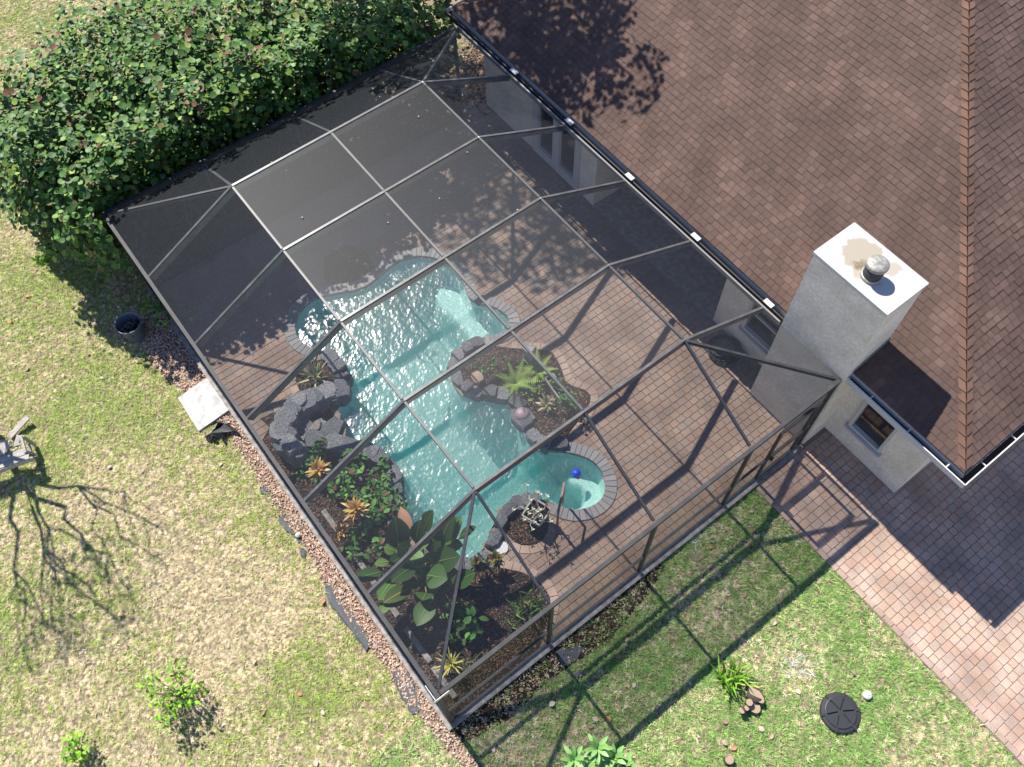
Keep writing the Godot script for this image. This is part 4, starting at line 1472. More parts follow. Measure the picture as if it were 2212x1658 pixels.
func build_garden_plants() -> void:
	var cream := [[.42, .42, .2], [.14, .2, .06], [.5, .48, .26]]
	var p := W("D", 365, 560)
	rosette("spiky_plant", "cream striped spiky plant in its own round bed", "plant", Vector3(p.x, .05, p.z), 30, .5, .035, .25, 1.35, cream, "", .3, .35, .3)
	# crotons, yellow and red
	var gold := [[.5, .3, .06], [.42, .22, .06], [.55, .4, .12], [.3, .12, .06]]
	var cro := [["B", 325, 440, "gold leaved croton behind the rock waterfall", .36], ["B", 600, 725, "large gold leaved croton in the middle of the leafy bed", .42], ["B", 490, 885, "small gold leaved croton near the concrete kerb", .25]]
	for c in cro:
		p = W(c[0], c[1], c[2], .35)
		rosette("croton", c[3], "plant", Vector3(p.x, .3, p.z), 44, c[4] * .74, .05, -.15, 1.2, gold, "", .5, .35, .2)
	var mix := [[.09, .13, .035], [.22, .2, .06], [.13, .05, .03], [.06, .1, .03]]
	p = W("B", 1470, 1110, .4)
	rosette("croton", "variegated croton by the pool's stone edge", "plant", Vector3(p.x, .3, p.z), 38, .2, .055, -.1, 1.1, mix, "", .5, .3, .2)
	p = W("B", 1605, 1090, .3)
	rosette("croton", "variegated croton beside the white skimmer lid", "plant", Vector3(p.x, .3, p.z), 42, .21, .055, -.1, 1.1, mix, "", .5, .3, .2)
	# leafy ground shrubs
	var green := [[.06, .16, .03], [.09, .22, .04], [.05, .12, .03], [.12, .28, .05], [.07, .18, .035]]
	var sh := [[400, 330, "bright leafy plant at the foot of the rock waterfall"], [600, 360, "leafy plant against the slate edging behind the gold croton"], [470, 490, "low leafy plant between the two gold crotons"], [570, 590, "wide leafy plant in the middle of the bark mulch"], [740, 500, "small leafy plant next to the brown edging stone"], [690, 640, "leafy plant beside the large gold croton"], [790, 700, "leafy plant at the pool edge near the big leaved plant"], [640, 820, "leafy plant between the small croton and the big leaved plant"], [640, 960, "pale leafy plant under the big leaved plant's tip"], [250, 400, "leafy tuft next to the gold croton behind the waterfall"]]
	for q in sh:
		p = W("B", q[0], q[1], .2)
		bush("leafy_plant", q[2], "plant", Vector3(p.x, .03, p.z), .34, .34, 85, .13, green, "leafy plants in the mulch bed")
	big_leaf_plant()
	# ferns on the island
	for q in [["C", 860, 740, "long fronded fern beside the planter box", 11, .62], ["C", 1040, 640, "fern in front of the grey stone post", 9, .5]]:
		p = W(q[0], q[1], q[2], .2)
		fern(q[3], Vector3(p.x, .08, p.z), q[4], q[5])
	p = W("C", 1290, 930, .15)
	bush("leafy_plant", "feathery green plant at the end of the planter box", "plant", Vector3(p.x, .04, p.z), .2, .35, 120, .07, green)
	p = W("C", 1240, 760, .15)
	bush("leafy_plant", "dark leafy plant behind the planter box", "plant", Vector3(p.x, .04, p.z), .22, .3, 80, .09, [[.05, .11, .04], [.08, .16, .05]])
	p = W("C", 1000, 830, .15)
	bush("leafy_plant", "dull green plant between the fern and the dry rosette", "plant", Vector3(p.x, .04, p.z), .24, .22, 90, .09, [[.09, .14, .03], [.12, .16, .04]])
	p = W("C", 1110, 940, .1)
	rosette("dry_rosette", "dry straw coloured rosette on the island bed", "plant", Vector3(p.x, .08, p.z), 24, .27, .05, .1, 1.1, [[.4, .34, .17], [.28, .25, .12], [.2, .2, .1]], "", .5, .3, .2)
	p = W("C", 1400, 1090, .08)
	bush("leafy_plant", "purple grey plant at the island bed's corner", "plant", Vector3(p.x, .03, p.z), .16, .15, 50, .06, [[.14, .1, .12], [.2, .16, .17]])
	for q in [[640, 610], [560, 640], [720, 580]]:
		p = W("C", q[0], q[1], .05)
		bush("weed", "sparse green weed in the island mulch", "weed", Vector3(p.x, .04, p.z), .18, .08, 26, .06, green, "weeds in the island mulch", 3)
	# the bed by the near wall
	p = W("F", 1230, 600, .2)
	strap("iris_clump", "clump of upright strap leaves at the deck's edge", Vector3(p.x, .03, p.z), 34, .55, .035, [[.12, .25, .05], [.2, .33, .07], [.08, .18, .04]], .3, .28)
	p = W("F", 1130, 690, .1)
	strap("iris_clump", "low clump of strap leaves on dark mulch by the wall", Vector3(p.x, .03, p.z), 22, .4, .03, [[.1, .22, .05], [.15, .28, .06]], .45, .25)
	p = W("F", 712, 990, .25)
	rosette("yucca", "yellow green yucca in the enclosure's corner", "plant", Vector3(p.x, .22, p.z), 34, .34, .03, .0, 1.35, [[.42, .4, .1], [.3, .34, .08], [.5, .46, .16]], "", .3, .2, .3)
	p = W("F", 790, 990, .1)
	strap("grass_clump", "thin dark grass clump beside the yucca", Vector3(p.x, .02, p.z), 26, .4, .014, [[.12, .15, .06], [.2, .2, .09]], .5, .15)
	p = W("F", 845, 735, .35)
	bush("seedling", "bright green lobed seedling alone on dark mulch", "plant", Vector3(p.x, .03, p.z), .2, .42, 40, .16, [[.12, .3, .06], [.16, .36, .07]], "", 3)
	p = W("F", 765, 650, .4)
	bush("leafy_plant", "dark leafy shrub in the big plant's shadow", "plant", Vector3(p.x, .03, p.z), .36, .55, 110, .15, [[.06, .14, .03], [.08, .17, .04]])
	p = px(420, 610, .2)
	bush("leafy_plant", "shaded green bush just outside the enclosure's left wall", "plant", px(395, 668, .0) + Vector3(0, 0, .25), .5, .5, 120, .13, green)
	# shaded bed at the far side
	p = px(748, 565, .15)
	rosette("spiky_plant", "brown spiky plant in the shaded bed at the far deck", "plant", Vector3(p.x, .05, p.z), 24, .4, .05, .2, 1.2, [[.16, .1, .05], [.1, .1, .04]], "", .35, .3, .3)
func fern(label: String, at: Vector3, n: int, length: float) -> void:
	var t := thing("fern", label, "plant", at, "", rr(0, TAU))
	M.fern = leafy(lin(.2, .31, .055), .55, .45)
	for k in n:
		var mb := MB.new()
		var l := length * rr(.75, 1.1)
		for i in 14:
			var f := (i + 1) / 15.0
			var y := .42 * l * (f - f * f * 1.05)
			var w := .085 * l / .5 * sin(PI * pow(f, .55)) + .012
			for s in [-1, 1]:
				var a := Vector3(0, y, f * l)
				mb.tri(a, a + Vector3(s * w, .01, .035), a + Vector3(0, 0, .03))
		mb.tube([Vector3.ZERO, Vector3(0, .1 * l, l * .4), Vector3(0, -.02 * l, l)], [.005, .004, .002], 4)
		part(t, "frond", mb.mesh(), M.fern, Transform3D(Basis(Vector3.UP, TAU * k / n + rr(-.25, .25)) * Basis(Vector3.RIGHT, -rr(.15, .75)), Vector3.ZERO))
func strap(called: String, label: String, at: Vector3, n: int, length: float, width: float, tones: Array, spread: float, r: float) -> Node3D:
	var t := thing(called, label, "plant", at)
	for i in n:
		var tone: Array = tones[i % tones.size()]
		var key := "tone_%.2f_%.2f_%.2f" % [tone[0], tone[1], tone[2]]
		if not M.has(key):
			M[key] = leafy(lin(tone[0], tone[1], tone[2]), .42, .35)
		if not M.has("strap%.2f_%.3f" % [length, width]):
			M["strap%.2f_%.3f" % [length, width]] = leaf_mesh(length, width, .25, .2, 6, .35)
		var b := Basis(Vector3.UP, rr(0, TAU)) * Basis(Vector3.RIGHT, -(PI * .5 - absf(rr(0, spread * 2.0))))
		part(t, "leaf", M["strap%.2f_%.3f" % [length, width]], M[key], Transform3D(b.scaled(Vector3.ONE * rr(.65, 1.1)), Vector3(rr(-r, r), 0, rr(-r, r)) * .7))
	return t
func big_leaf_plant() -> void:
	# each leaf read off the photograph: base, tip, width, heights; frame H
	var L := [
		[650, 560, 600, 160, .40, 1.0, 1.5, 0], [860, 480, 920, 200, .24, 1.0, 1.45, 0], [980, 330, 1080, 80, .26, 1.1, 1.6, 0], [1150, 560, 1340, 110, .34, .9, 1.6, 1], [1180, 520, 1440, 160, .30, 1.0, 1.5, 2], [1300, 420, 1420, 310, .2, 1.0, 1.3, 1],
		[1420, 430, 1630, 280, .18, 1.0, 1.25, 0], [1240, 570, 1460, 520, .26, .9, 1.2, 2], [1060, 620, 1110, 350, .3, .9, 1.2, 0], [900, 560, 1060, 420, .2, .9, 1.1, 2], [740, 620, 640, 500, .3, 1.0, 1.3, 2], [600, 600, 460, 540, .2, .9, 1.0, 2],
		[780, 640, 970, 700, .22, 1.0, 1.1, 2], [700, 660, 530, 760, .22, .9, 1.2, 0], [520, 730, 340, 760, .16, .9, 1.0, 2], [430, 860, 90, 950, .24, .9, 1.1, 1], [850, 770, 560, 980, .3, 1.0, 1.3, 0], [580, 950, 390, 1210, .3, .9, 1.1, 2], [820, 1050, 455, 1245, .26, .9, 1.1, 3],
		[760, 1180, 450, 1290, .2, .7, .9, 0], [500, 1240, 440, 1390, .18, .6, .7, 2], [1000, 1130, 950, 1220, .3, .9, 1.1, 1], [1080, 1200, 880, 1540, .34, .8, .9, 1], [1100, 740, 1420, 660, .42, 1.0, 1.4, 0], [1010, 900, 1260, 950, .4, 1.1, 1.3, 1], [1260, 960, 1380, 830, .3, 1.0, 1.2, 0],
		[1300, 1020, 1620, 870, .3, .9, 1.2, 1], [900, 800, 640, 790, .14, 1.0, 1.1, 2], [1050, 700, 1000, 620, .3, 1.2, 1.4, 0], [1180, 1060, 1020, 960, .3, .9, 1.2, 0], [900, 1000, 700, 1010, .28, .9, 1.1, 1], [1000, 1000, 880, 900, .3, .9, 1.2, 0]]
	var mid := W("H", 1010, 800, .6)
	var t := thing("giant_leaved_plant", "giant plant with broad paddle leaves overhanging the pool's end", "plant", Vector3(mid.x, .0, mid.z))
	var tone := [lin(.025, .06, .012), lin(.036, .085, .017), lin(.085, .175, .035), lin(.042, .07, .012)]
	var rib := [lin(.10, .16, .035), lin(.13, .2, .05), lin(.2, .28, .08), lin(.42, .32, .05)]
	for i in 4:
		M["paddle%d" % i] = leafy(tone[i], .5, .2)
		M["midrib%d" % i] = mat(rib[i], .5)
	var stems := MB.new()
	for q in L:
		var a := W("H", q[0], q[1], q[5])
		var b := W("H", q[2], q[3], q[6])
		var len := a.distance_to(b)
		var m := leaf_mesh(len * 1.03, q[4] * 1.12, .16, .22, 9, .5)
		var tr := look(a, b)
		tr.basis = tr.basis * Basis(Vector3(0, 0, 1), rr(-.3, .3))
		tr.origin -= t.position
		var lf := part(t, "leaf", m, M["paddle%d" % q[7]], tr)
		part(lf, "midrib", rib_mesh(len * 1.0, .012, .16), M["midrib%d" % q[7]])
		var f := Vector3(rr(-.12, .12), .0, rr(-.12, .12))
		var e := a - t.position
		stems.tube([f, f.lerp(e, .5) + Vector3(0, e.y * .2, 0), e], [.03, .022, .012], 6)
	M.stalk = mat(lin(.12, .15, .05), .5)
	part(t, "stalks", stems.mesh(true), M.stalk)
	# a withered brown leaf among them
	var dead := leaf_mesh(.6, .24, .3, .7, 8, .55)
	M.dead_leaf = leafy(lin(.36, .2, .13), .7, .2)
	var da := W("H", 800, 440, 1.0)
	var db := W("H", 715, 170, 1.15)
	var td := look(da, db)
	td.origin -= t.position
	var dl := part(t, "leaf", dead, M.dead_leaf, td)
	dl.set_meta("label", "withered brown leaf")

# ---------------------------------------------------------------- the yard
func sheet(called: String, label: String, cat: String, q: PackedVector2Array, y: float, wave: float, m: Material, group := "") -> void:
	var rag := PackedVector2Array()
	for i in q.size():
		var a := q[i]
		var b := q[(i + 1) % q.size()]
		rag.append(a)
		for k in 3:
			rag.append(a.lerp(b, (k + 1) / 4.0) + Vector2(rr(-1, 1), rr(-1, 1)) * minf(.035, a.distance_to(b) * .09))
	if not Geometry2D.triangulate_polygon(rag).is_empty():
		q = rag
	var mb := MB.new()
	var idx := Geometry2D.triangulate_polygon(q)
	var lift := []
	for p in q:
		lift.append(y + rr(0, wave))
	for i in range(0, idx.size(), 3):
		var a := []
		for k in 3:
			var j := idx[i + k]
			a.append(Vector3(q[j].x, lift[j], q[j].y))
		var c: Vector3 = (a[0] + a[1] + a[2]) / 3.0 + Vector3(0, rr(0, wave), 0)
		for k in 3:
			mb.tri(a[k], a[(k + 1) % 3], c)
	for i in q.size():
		var j := (i + 1) % q.size()
		mb.quad(Vector3(q[i].x, lift[i], q[i].y), Vector3(q[j].x, lift[j], q[j].y), Vector3(q[j].x, lift[j] - .012, q[j].y), Vector3(q[i].x, lift[i] - .012, q[i].y))
	solo(called, label, cat, mb.mesh(), m, Transform3D(), group)
func plank(parent: Node, called: String, a: Vector3, b: Vector3, w: float, h: float, m: Material, tilt := 0.0) -> void:
	var mb := MB.new()
	mb.box(Transform3D(), Vector3(w, h, a.distance_to(b)), Color.WHITE, .004)
	var t := look(a, b)
	t.basis = t.basis * Basis(Vector3(0, 0, 1), tilt)
	t.origin = (a + b) * .5
	part(parent, called, mb.mesh(), m, t)
func build_yard_things() -> void:
	# pieces of black weed barrier showing through the gravel
	var fb := [["torn black weed cloth at the gravel's upper end", [560, 1050, 578, 1054, 576, 1068, 562, 1066]],
		["ragged black weed cloth beside the white sprinkler cap", [598, 1110, 612, 1115, 628, 1140, 640, 1152, 627, 1154, 608, 1136]],
		["narrow black weed cloth under the white sprinkler cap", [628, 1152, 640, 1155, 654, 1170, 643, 1172]],
		["tiny scrap of black weed cloth in the gravel", [648, 1183, 660, 1188, 659, 1206, 648, 1200]],
		["long strip of black weed cloth along the gravel's edge", [700, 1262, 715, 1268, 745, 1310, 772, 1345, 800, 1390, 790, 1408, 764, 1376, 735, 1337, 708, 1300]],
		["wide black weed cloth near the enclosure's corner", [846, 1446, 868, 1438, 888, 1470, 902, 1500, 907, 1532, 890, 1546, 872, 1516, 855, 1482]],
		["grey scrap of weed cloth in the shaded gravel by the wall", [1205, 1405, 1240, 1395, 1262, 1400, 1240, 1430, 1214, 1440]]]
	for q in fb:
		sheet("weed_cloth", q[0], "weed cloth", poly("T", q[1]), -.04, .022, M.fabric, "scraps of black weed cloth")
	# crumpled black cloth by the board
	sheet("crumpled_cloth", "crumpled black cloth on the grass beside the grey board", "cloth", poly("K", [1325, 1170, 1365, 1150, 1400, 1120, 1415, 1080, 1450, 1085, 1485, 1100, 1530, 1130, 1570, 1172, 1510, 1145, 1465, 1150, 1455, 1180, 1450, 1215, 1425, 1175, 1395, 1195, 1360, 1205, 1335, 1192]), -.02, .09, M.plastic)
	# grey board lying from the slab
	var b := thing("concrete_slab", "pale concrete slab step lying flat against the enclosure", "slab", W("K", 1320, 960, .0))
	var q0 := [W("K", 1345, 785, .03), W("K", 1500, 985, .03), W("K", 1285, 1135, .0), W("K", 1150, 920, .0)]
	var bm := MB.new()
	var v4 := []
	for k in 4:
		v4.append(q0[k] - b.position)
	bm.quad(v4[3], v4[2], v4[1], v4[0])
	for k in 4:
		bm.quad(v4[k], v4[(k + 1) % 4], v4[(k + 1) % 4] - Vector3(0, .05, 0), v4[k] - Vector3(0, .05, 0))
	part(b, "slab", bm.mesh(), M.board)
	for f in [.2, .8]:
		plank(b, "block", v4[0].lerp(v4[1], f) + Vector3(0, -.07, .08), v4[3].lerp(v4[2], f) + Vector3(0, -.07, -.08), .12, .035, M.concrete)
	# grey pot with dead leaves
	var pt := W("K", 880, 505)
	var pot := thing("plant_pot", "grey blue plastic pot half full of dead leaves in the hedge's shade", "pot", Vector3(pt.x, -.06, pt.z))
	var pm := MB.new()
	pm.lathe([Vector2(0, .0), Vector2(.19, .0), Vector2(.2, .02), Vector2(.255, .46), Vector2(.275, .465), Vector2(.28, .5), Vector2(.262, .505), Vector2(.25, .47), Vector2(.225, .25)], 32)
	part(pot, "body", pm.mesh(true), M.pot)
	var so := MB.new()
	so.lathe([Vector2(.225, .25), Vector2(.1, .27), Vector2(0, .275)], 20)
	part(pot, "soil", so.mesh(), M.mulch)
	var where := []
	var cols := []
	for i in 60:
		var a := rr(0, TAU)
		var r := sqrt(rng.randf()) * .21
		where.append(Transform3D(Basis.from_euler(Vector3(rr(-.7, .7), rr(0, TAU), rr(-.7, .7))).scaled(Vector3.ONE * rr(.06, .11)), Vector3(cos(a) * r, .27 + rr(0, .05), sin(a) * r)))
		var k := rr(.06, .16)
		cols.append(Color(k * 1.1, k * .9, k * .75))
	scatter(pot, "dead_leaves", leaf_mesh(1.0, .8, .3, .3, 4, .5), M.matte_leaf, where, cols)
	broken_bench()
	var pk := thing("loose_plank", "single grey plank leaning beside the broken wooden bench", "plank", W("L", 420, 400, .0))
	plank(pk, "board", W("L", 210, 610, .02) - pk.position, W("L", 610, 170, .12) - pk.position, .12, .03, M.old_wood)
	# small trees on the lawn
	var lime := [[.2, .4, .03], [.27, .48, .04], [.15, .32, .03], [.1, .24, .03]]
	var s := px(392, 1500, .0)
	bush("young_shrub", "loose lime green shrub with bare twigs on the dry lawn", "shrub", Vector3(s.x, -.05, s.z), .42, .85, 330, .085, lime, "", 26)
	s = px(175, 1628, .0)
	bush("young_shrub", "small bright green shrub in the lawn's corner", "shrub", Vector3(s.x, -.05, s.z), .24, .6, 200, .08, lime, "", 9)
	s = px(102, 560, .0)
	bush("young_shrub", "little green seedling shrub below the hedge", "shrub", Vector3(s.x, -.05, s.z), .22, .25, 50, .13, lime, "", 5)
	s = px(215, 545, 0.0)
	bush("young_shrub", "low green shoots at the hedge's foot", "shrub", Vector3(s.x, -.05, s.z), .2, .2, 30, .13, lime, "", 4)
	# plumeria at the bottom edge
	s = px(1285, 1690, 0.0)
	var pl := thing("plumeria", "pale green plumeria with long pointed leaf whorls on the shaded grass", "shrub", Vector3(s.x, -.05, s.z))
	var pb := MB.new()
	var lf := leaf_mesh(.27, .075, .25, .2, 6, .55)
	M.plum = leafy(lin(.17, .33, .09), .4, .35)
	M.plum2 = leafy(lin(.22, .4, .13), .4, .35)
	for e in [[1, 1650, 1240, 1642, .75], [2, 1690, 1290, 1618, .85], [3, 1690, 1325, 1638, .7], [4, 1700, 1265, 1660, .7], [5, 1700, 1345, 1655, .6], [6, 1700, 1300, 1660, .6]]:
		var h := px(e[2], e[3], e[4]) - pl.position
		limb(pb, Vector3(rr(-.04, .04), 0, rr(-.04, .04)), h, .02, .012, .04)
		for k in 11:
			part(pl, "leaf", lf, M.plum if k % 2 else M.plum2, Transform3D(Basis(Vector3.UP, k * 2.4 + rr(-.2, .2)) * Basis(Vector3.RIGHT, -lerpf(.1, 1.1, k / 11.0)), h))
	part(pl, "stem", pb.mesh(true), M.bark)
	# clump of straps and the stump
	s = px(1583, 1470, 0.0)
	var st := strap("strap_lily", "bright green strap leaved clump behind the cut stump", Vector3(s.x, -.05, s.z), 80, .42, .035, [[.16, .34, .03], [.25, .45, .05], [.1, .24, .03]], .5, .28)
	var yl := leaf_mesh(.5, .03, .1, .2, 6, .4)
	M.straw = leafy(lin(.5, .4, .14), .6, .3)
	part(st, "leaf", yl, M.straw, look(Vector3(.1, .12, .0), px(1655, 1485, .03) - st.position))
	stump()
	s = W("M", 1625, 465)
	septic_lid(Vector3(s.x, -.06, s.z))
	s = W("M", 1975, 240, .05)
	cap_pipe("white round cleanout cap on the grass beside the black lid", s, .075)
	s = W("B", 178, 908, .0)
	cap_pipe("white round sprinkler cap on black weed cloth", s, .045)
	# cut log end at the bottom
	s = px(1574, 1643, 0.0)
	var lg := thing("log_end", "short sawn log end standing alone in the long grass", "log", Vector3(s.x, -.06, s.z))
	var lb := MB.new()
	lb.tube([Vector3(0, 0, 0), Vector3(.01, .15, 0)], [.08, .075], 12)
	part(lg, "bark", lb.mesh(true), M.bark)
	var lc := MB.new()
	lc.lathe([Vector2(.074, .152), Vector2(.04, .156), Vector2(0, .154)], 14)
	part(lg, "sawn_face", lc.mesh(), M.cut_wood)
	# bare sand patches
	for q in [["sand patch in the shaded strip by the wall", [1485, 1188, 1500, 1180, 1520, 1186, 1526, 1200, 1510, 1212, 1492, 1208]], ["pale sand scrape on the grass near the black lid", [1738, 1505, 1748, 1500, 1754, 1520, 1750, 1538, 1742, 1530]]]:
		sheet("sand_patch", q[0], "sand", poly("T", q[1]), -.042, .012, M.sand)

func broken_bench() -> void:
	var t := thing("broken_bench", "collapsed weathered grey wooden bench on the lawn", "bench", W("L", 300, 1000, 0.0))
	var P := func(x: float, y: float, h: float) -> Vector3: return W("L", x, y, h) - t.position
	# seat boards run with the front edge
	plank(t, "board", P.call(-900, 1560, .42), P.call(640, 1040, .42), .1, .035, M.old_wood)
	plank(t, "board", P.call(-900, 1440, .43), P.call(560, 950, .43), .1, .035, M.old_wood)
	plank(t, "board", P.call(-900, 1300, .44), P.call(200, 985, .44), .09, .035, M.old_wood)
	plank(t, "board", P.call(220, 1000, .43), P.call(510, 890, .43), .045, .03, M.old_wood)
	plank(t, "board", P.call(180, 960, .45), P.call(340, 890, .45), .03, .03, M.old_wood)
	plank(t, "board", P.call(-900, 1200, .46), P.call(480, 760, .46), .03, .04, M.old_wood)
	plank(t, "apron", P.call(-900, 1690, .36), P.call(745, 1080, .36), .03, .12, M.old_wood)
	# pieces of the back
	plank(t, "slat", P.call(10, 1000, .5), P.call(80, 690, .56), .16, .03, M.old_wood)
	plank(t, "slat", P.call(100, 950, .5), P.call(190, 680, .56), .07, .03, M.old_wood)
	plank(t, "slat", P.call(340, 830, .44), P.call(420, 570, .5), .1, .03, M.old_wood)
	# the end frame
	plank(t, "end_rail", P.call(560, 960, .45), P.call(460, 590, .5), .045, .045, M.old_wood)
	plank(t, "leg", P.call(560, 960, .42), P.call(740, 1010, .0), .07, .06, M.old_wood)
	plank(t, "leg", P.call(480, 600, .46), P.call(760, 790, .0), .07, .06, M.old_wood)
	plank(t, "leg", P.call(-800, 1500, .4), P.call(-700, 1540, .0), .07, .06, M.old_wood)
	plank(t, "brace", P.call(620, 760, .2), P.call(700, 1000, .12), .05, .04, M.old_wood)
func stump() -> void:
	var s := W("M", 540, 330)
	var t := thing("cut_stump", "cluster of sawn branch stubs in front of the strap leaved clump", "stump", Vector3(s.x, -.06, s.z))
	for q in [[590, 230, .12, .16, 1.5], [505, 330, .06, .2, 1.0], [410, 430, .055, .2, 1.0], [470, 400, .045, .16, 1.0], [570, 390, .1, .1, 1.1]]:
		var p := W("M", q[0], q[1], q[3]) - t.position
		var mb := MB.new()
		var base := Vector3(p.x * .75, 0, p.z * .75)
		mb.tube([base, Vector3(p.x, q[3], p.z)], [q[2] * 1.15, q[2]], 12)
		part(t, "stub", mb.mesh(true), M.bark)
		var fc := MB.new()
		var ring := []
		for k in 14:
			var a := TAU * k / 14
			ring.append(Vector3(p.x + cos(a) * q[2] * .97 * q[4], q[3] + .006, p.z + sin(a) * q[2] * .97 / q[4]))
		for k in 14:
			fc.tri(Vector3(p.x, q[3] + .008, p.z), ring[(k + 1) % 14], ring[k])
		part(t, "sawn_face", fc.mesh(), M.cut_wood)
func septic_lid(at: Vector3) -> void:
	var t := thing("tank_lid", "round black ribbed tank lid set in the grass", "lid", at)
	var mb := MB.new()
	mb.lathe([Vector2(.33, .0), Vector2(.335, .06), Vector2(.32, .08), Vector2(.27, .085), Vector2(.265, .1), Vector2(.255, .105)], 40)
	part(t, "rim", mb.mesh(), M.plastic)
	for k in 6:
		var sg := MB.new()
		var a0 := TAU * k / 6 + .05
		var a1 := TAU * (k + 1) / 6 - .05
		var ring := [Vector3(cos((a0 + a1) * .5) * .05, .106, sin((a0 + a1) * .5) * .05)]
		for i in 7:
			var a := lerpf(a0, a1, i / 6.0)
			ring.append(Vector3(cos(a) * .255, .104, sin(a) * .255))
		for i in range(1, 7):
			sg.tri(ring[0], ring[i + 1], ring[i])
		for i in ring.size():
			var b: Vector3 = ring[(i + 1) % ring.size()]
			sg.quad(ring[i], b, b - Vector3(0, .03, 0), ring[i] - Vector3(0, .03, 0))
		part(t, "lid_segment", sg.mesh(), M.plastic)
		var rb := MB.new()
		rb.box(Transform3D(), Vector3(.03, .03, .12), Color.WHITE, .005)
		var an := TAU * k / 6
		part(t, "lug", rb.mesh(), M.plastic, look(Vector3(cos(an) * .29, .085, sin(an) * .29), Vector3(cos(an), .085, sin(an))))
	var bs := MB.new()
	bs.lathe([Vector2(.262, .075), Vector2(0, .078)], 30)
	part(t, "plate", bs.mesh(), M.plastic)
func cap_pipe(label: String, at: Vector3, r: float) -> void:
	var t := thing("pipe_cap", label, "cap", Vector3(at.x, -.06, at.z))
	var mb := MB.new()
	mb.lathe([Vector2(r, .0), Vector2(r, .085), Vector2(r * .9, .1), Vector2(r * .3, .106), Vector2(0, .106)], 24)
	part(t, "cap", mb.mesh(true), M.white)
	var k := MB.new()
	k.box(Transform3D(Basis(), Vector3(0, .112, 0)), Vector3(r * .5, .014, r * .5), Color.WHITE, .003)
	part(t, "knob", k.mesh(), M.white)

